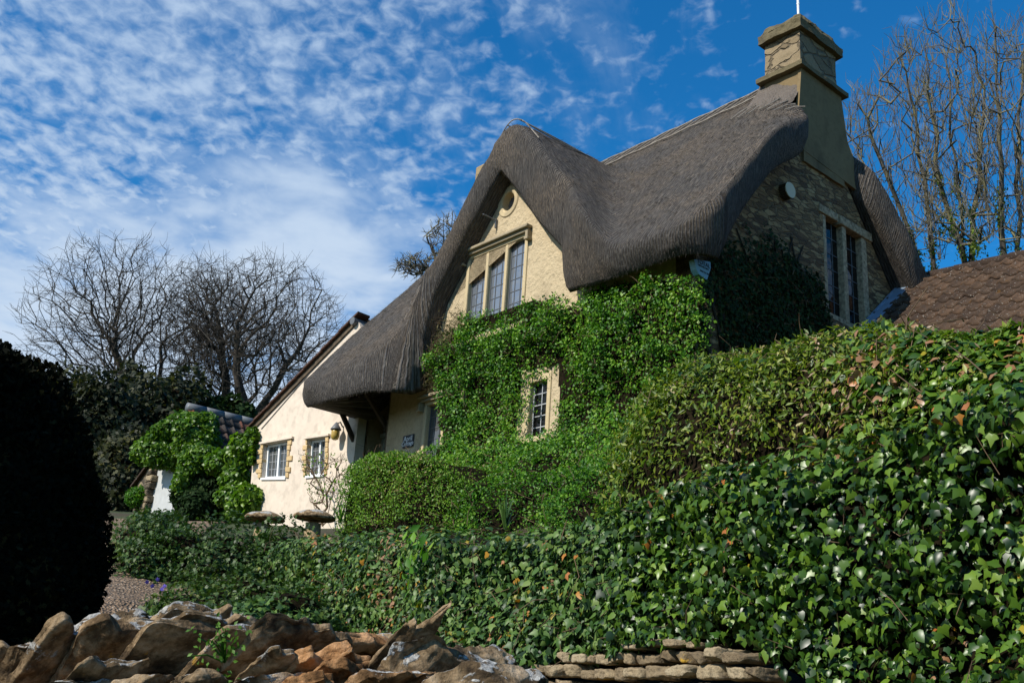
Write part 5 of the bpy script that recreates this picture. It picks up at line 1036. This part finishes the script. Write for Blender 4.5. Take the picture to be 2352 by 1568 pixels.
# retaining wall below the ivy
rv, rf, rt_, k0 = [], [], [], 0; z = -1.0
while z < .62:
    hgt = random.choice([.06, .075, .085, .10]); s = -.9 + random.random() * .2
    while s < 9.5:
        l = random.uniform(.08, .22); zb = z + random.uniform(-.012, .012)
        if zb + hgt < np.interp(s, _ib[:, 0], _ib[:, 1]) + .05:
            v, f = rock(I_(s + l / 2, (.10 if .9 < s < 4.2 else .27) + random.uniform(-.025, .03), zb + hgt / 2), DI, NI, W, l / 2 - .008, .12, hgt / 2 - random.uniform(.004, .012), 10, .2, len(rv), 10., 2.4, 0., 6); rv.append(v); rf.append(f + k0); rt_.append(np.full(len(v), random.random() * .55)); k0 += len(v)
        s += l
    z += hgt
rw_ = thing('retaining_wall', I_(4, .2, -.5), 'low dry stone wall of golden blocks showing under the ivy at the bottom right', 'wall')
def wallstone_mat():
    m, t, b = mat('wall_stone'); oc = objco(t); a = t.nodes.new('ShaderNodeAttribute'); a.attribute_name = 'tint'; g = noise(t, oc, 30, 6, .65); s = noise(t, oc, 6, 5, .6)
    c = ramp(t, math_(t, 'ADD', math_(t, 'MULTIPLY', a.outputs['Fac'], .7), math_(t, 'MULTIPLY', s, .5)), [(.2, (.14, .10, .055)), (.5, (.31, .235, .14)), (.8, (.42, .35, .23))]); c = mix(t, maprange(t, g, .55, .3), c, mix(t, .6, c, (.04, .03, .02)))
    c = mix(t, maprange(t, noise(t, oc, 5, 5, .6), .66, .7), c, (.5, .3, .03)); L(t, c, b.inputs['Base Color']); b.inputs['Roughness'].default_value = .92; bump(t, b, g, 1., .02); return m
obj('stonework', np.vstack(rv), np.vstack(rf), wallstone_mat(), rw_, smooth=True, attrs={'tint': np.concatenate(rt_)})
# coping of tilted slabs on the near wall
dsw = thing('dry_stone_wall', (-.6, 2.75, -.75), 'near dry stone wall topped with jagged leaning slabs spotted with white lichen', 'wall')
EW = np.array([.74, -.673, 0]); EB = np.array([.673, .74, 0])
ST = [  # top of the lit edge in picture pixels, thickness, length, depth (m), lean (deg), rust, distance
    (70, 1440, .085, .42, .34, 34, .1, 2.75), (130, 1437, .07, .40, .30, 38, .2, 2.68), (214, 1436, .075, .40, .30, 42, .6, 2.66), (262, 1426, .10, .46, .46, 40, .0, 2.72),
    (186, 1520, .06, .3, .2, 40, .5, 2.5), (358, 1424, .055, .38, .22, 46, .55, 2.62), (424, 1416, .06, .40, .22, 44, .2, 2.7), (462, 1398, .05, .34, .14, 30, .3, 2.85),
    (516, 1408, .06, .34, .30, 48, .6, 2.75), (533, 1440, .05, .36, .2, 50, .4, 2.58), (632, 1421, .095, .50, .34, 52, .3, 2.6), (640, 1490, .055, .3, .24, 54, .15, 2.48),
    (724, 1490, .085, .36, .26, 58, .95, 2.52), (742, 1446, .08, .30, .40, 62, .9, 2.78), (822, 1486, .085, .42, .22, 56, .8, 2.5), (930, 1428, .07, .52, .12, 46, .35, 2.52),
    (962, 1468, .15, .40, .40, 34, .1, 2.48), (1042, 1536, .13, .34, .30, 40, .15, 2.34), (660, 1452, .05, .3, .2, 45, .2, 2.9), (20, 1470, .09, .36, .3, 30, .1, 3.0), (870, 1540, .08, .3, .2, 60, .7, 2.38),
    (330, 1560, .08, .22, .2, 62, .4, 2.42), (415, 1562, .07, .2, .18, 66, .5, 2.4), (440, 1545, .06, .14, .12, 50, .5, 2.36), (700, 1550, .08, .24, .2, 60, .9, 2.36), (580, 1556, .06, .24, .2, 58, .6, 2.4), (800, 1452, .06, .22, .24, 66, .3, 2.95), (120, 1560, .06, .2, .2, 40, .2, 2.45), (322, 1404, .09, .42, .42, 42, .0, 2.95), (404, 1392, .085, .42, .3, 44, .05, 2.95), (1078, 1490, .13, .40, .36, 40, .25, 2.66), (1128, 1540, .12, .34, .3, 38, .3, 2.72), (168, 1408, .10, .42, .4, 34, .0, 2.95), (1110, 1545, .1, .3, .24, 38, .1, 2.62), (765, 1530, .07, .3, .22, 60, .85, 2.44)]
for k, (x, y, th_, ln_, dp, le, tn, ds) in enumerate(ST):
    l = math.radians(le + 4); rr = random.Random(k); ya = rr.uniform(-.16, .16); eb = EB * math.cos(ya) + EW * math.sin(ya); ew = EW * math.cos(ya) - EB * math.sin(ya)
    a = math.cos(l) * W + math.sin(l) * ew; t_ = math.cos(l) * ew - math.sin(l) * W; tp = ray(x, y) * ds; c = tp - a * ln_ * .5 + eb * dp * .42
    v, f = rock(c, a, eb, t_, ln_ / 2, dp / 2, th_ * .37, 40, .30, k + 1, 10., 1.5, rr.choice([-.12, -.08, .0, .08, .14]), 11)
    obj('coping_stone', v, f, M['rock'], dsw, smooth=True, attrs={'tint': np.full(len(v), tn)})
rv, rf, rt_, k0 = [], [], [], 0
for z in np.arange(-.75, -.06, .11):
    for t in np.arange(-.2, 1.12, .11):
        c = np.array([-1.55, 3.0, 0]) * (1 - t) + np.array([.35, 2.45, 0]) * t; c[2] = z + random.uniform(-.015, .015)
        d = nrm(np.array([1.9, -.55, 0.])); v, f = rock(c, d, np.array([-d[1], d[0], 0]), W, .12, .17, .052, 5, .3, len(rv) + 70, 4.); rv.append(v); rf.append(f + k0); rt_.append(np.full(len(v), random.random())); k0 += len(v)
obj('stonework', np.vstack(rv), np.vstack(rf), M['rock'], dsw, smooth=True, attrs={'tint': np.concatenate(rt_)})
lw = []; lo_ = ray(268, 1352) * 13.5
mb = MB()
for k in range(9):
    for j in range(6): c = hit(268 + k * 5 - j * 1.5, 1245 + j * 7 - k * 1.2, np.array([0, 13.2, 0]), np.array([0., 1, 0])); mb.box(c, RT * .05, FW * .15, W * .024, .012)
tag(mb.build('garden_wall', M['garage']), 'short stretch of low stone wall beside the drive below the garage door', 'wall')

# ------------------------------------------------------------------ small plants
def tuft(name, label, cat, base, n, l, w, material, droop=.5, spread=.5):
    v, f, tn, k = [], [], [], 0
    for i in range(n):
        d = nrm(np.array([rng.normal(0, spread), rng.normal(0, spread), 1.])); hd = np.array([d[0], d[1], 0]); ll = l * rng.uniform(.6, 1.1); sd = nrm(np.cross(d, W) + 1e-4)
        for q_ in range(7): s = q_ / 6; p = np.asarray(base) + d * ll * s + (hd * .5 - W * .55) * droop * ll * s * s + rnd(1, .002)[0]; ww = w * (1 - s ** 2) + .0006; v += [p - sd * ww, p + sd * ww]
        f += [(k + 2 * q_, k + 2 * q_ + 1, k + 2 * q_ + 3, k + 2 * q_ + 2) for q_ in range(6)]; k += 14; tn += [rng.random()] * 14
    return tag(obj(name, np.array(v), np.array(f), material, attrs={'tint': np.array(tn)}), label, cat)
tuft('grass_tuft', 'arching green grass tuft at the foot of the ivy behind the jagged slabs', 'grass tuft', hit(600, 1440, I_(0, -.18, 0), NI), 26, .42, .012, M['lime'], 1.0, .7)
tuft('iris_leaves', 'dark upright sword shaped leaves on top of the ivy below the climbing shrub', 'iris', hit(1160, 1215, I_(0, .5, 0), NI), 14, .30, .012, M['ivy'], .2, .25)
tuft('iris_leaves', 'sword shaped leaves between the staddle stone and the box hedge', 'iris', hit(782, 1200, O - V * 2.8, V), 10, .34, .015, M['climber'], .3, .3)
def sprig(name, label, cat, base, P, Nn, T, size, material, shape):
    th = thing(name, base, label, cat); lv_ = leaves('leaves', P, Nn, T, size, material, th, shape); lv_['kind'] = 'stuff'; mb = MB()
    for p in P[::4]: mb.tube([base, (base + p) / 2 + W * .01, p], [.0025, .002, .0012], 4, False)
    tag(mb.build('stems', M['fern'] if size < .05 else M['climber'], th, True), kind='stuff'); return th
lb = hit(950, 1290, I_(0, -.12, 0), NI); P = lb + rnd(44, .09) * np.array([.8, .8, 1.3]); sprig('leafy_plant', 'bright long leaved plant growing out of the middle of the ivy', 'plant', lb - W * .15 + NI * .1, P, -NI + rnd(44, .5) + W * .3, W * .5 + rnd(44, .7), .10, M['climber'], OVAL)
for k, (x, y) in enumerate(((338, 1336), (350, 1345), (372, 1352), (378, 1345), (424, 1385), (432, 1378), (362, 1330))):
    c = at_(x, y, 10.6); m = 5; an = np.linspace(0, 2 * np.pi, m + 1)[:-1]; nd = nrm(-ray(x, y) + rnd(1, .3)[0]); X = nrm(np.cross(nd, W)); Y = np.cross(X, nd); T = np.cos(an)[:, None] * X + np.sin(an)[:, None] * Y
    tag(leaves('periwinkle_flower', np.tile(c, (m, 1)), np.tile(nd, (m, 1)), T, .024, M['violet'], None, OVAL, width=1.6), 'small violet blue periwinkle flower at the shady edge of the drive', 'flower', 'periwinkle flowers beside the drive')
for x, y, n, sp, lab in ((470, 1582, 200, .026, 'ferny bright green herb sprouting low between the jagged slabs'), (515, 1470, 60, .028, 'small round leaved weed high on a jagged slab')):
    c = ray(x, y) * 2.42; P = c + rnd(n, sp) * np.array([1.1, .5, .8]); sprig('herb', lab, 'herb', c - W * .06 + FW * .04, P, -FW + W * .5 + rnd(n, .5), rnd(n, .6) + W * .2 + RT * .3, .014, M['fern'], OVAL)

# unseen conifer added outside the left of the picture to shade the clipped yew
tz = float(ground_z(np.array([-8.6]), np.array([1.6]))[0])
bush('shade_conifer', 'unseen dense conifer added outside the left edge to shade the clipped yew', 'tree', [(np.array([-8.3, 2.9, 3.0]), (1.9, 1.9, 3.7)), (np.array([-8.6, 4.2, 2.6]), (1.6, 1.6, 3.1))], 12000, .35, M['darkivy'], SPRAY, lump=.4, lscale=.6, inner=.2, core=.9)
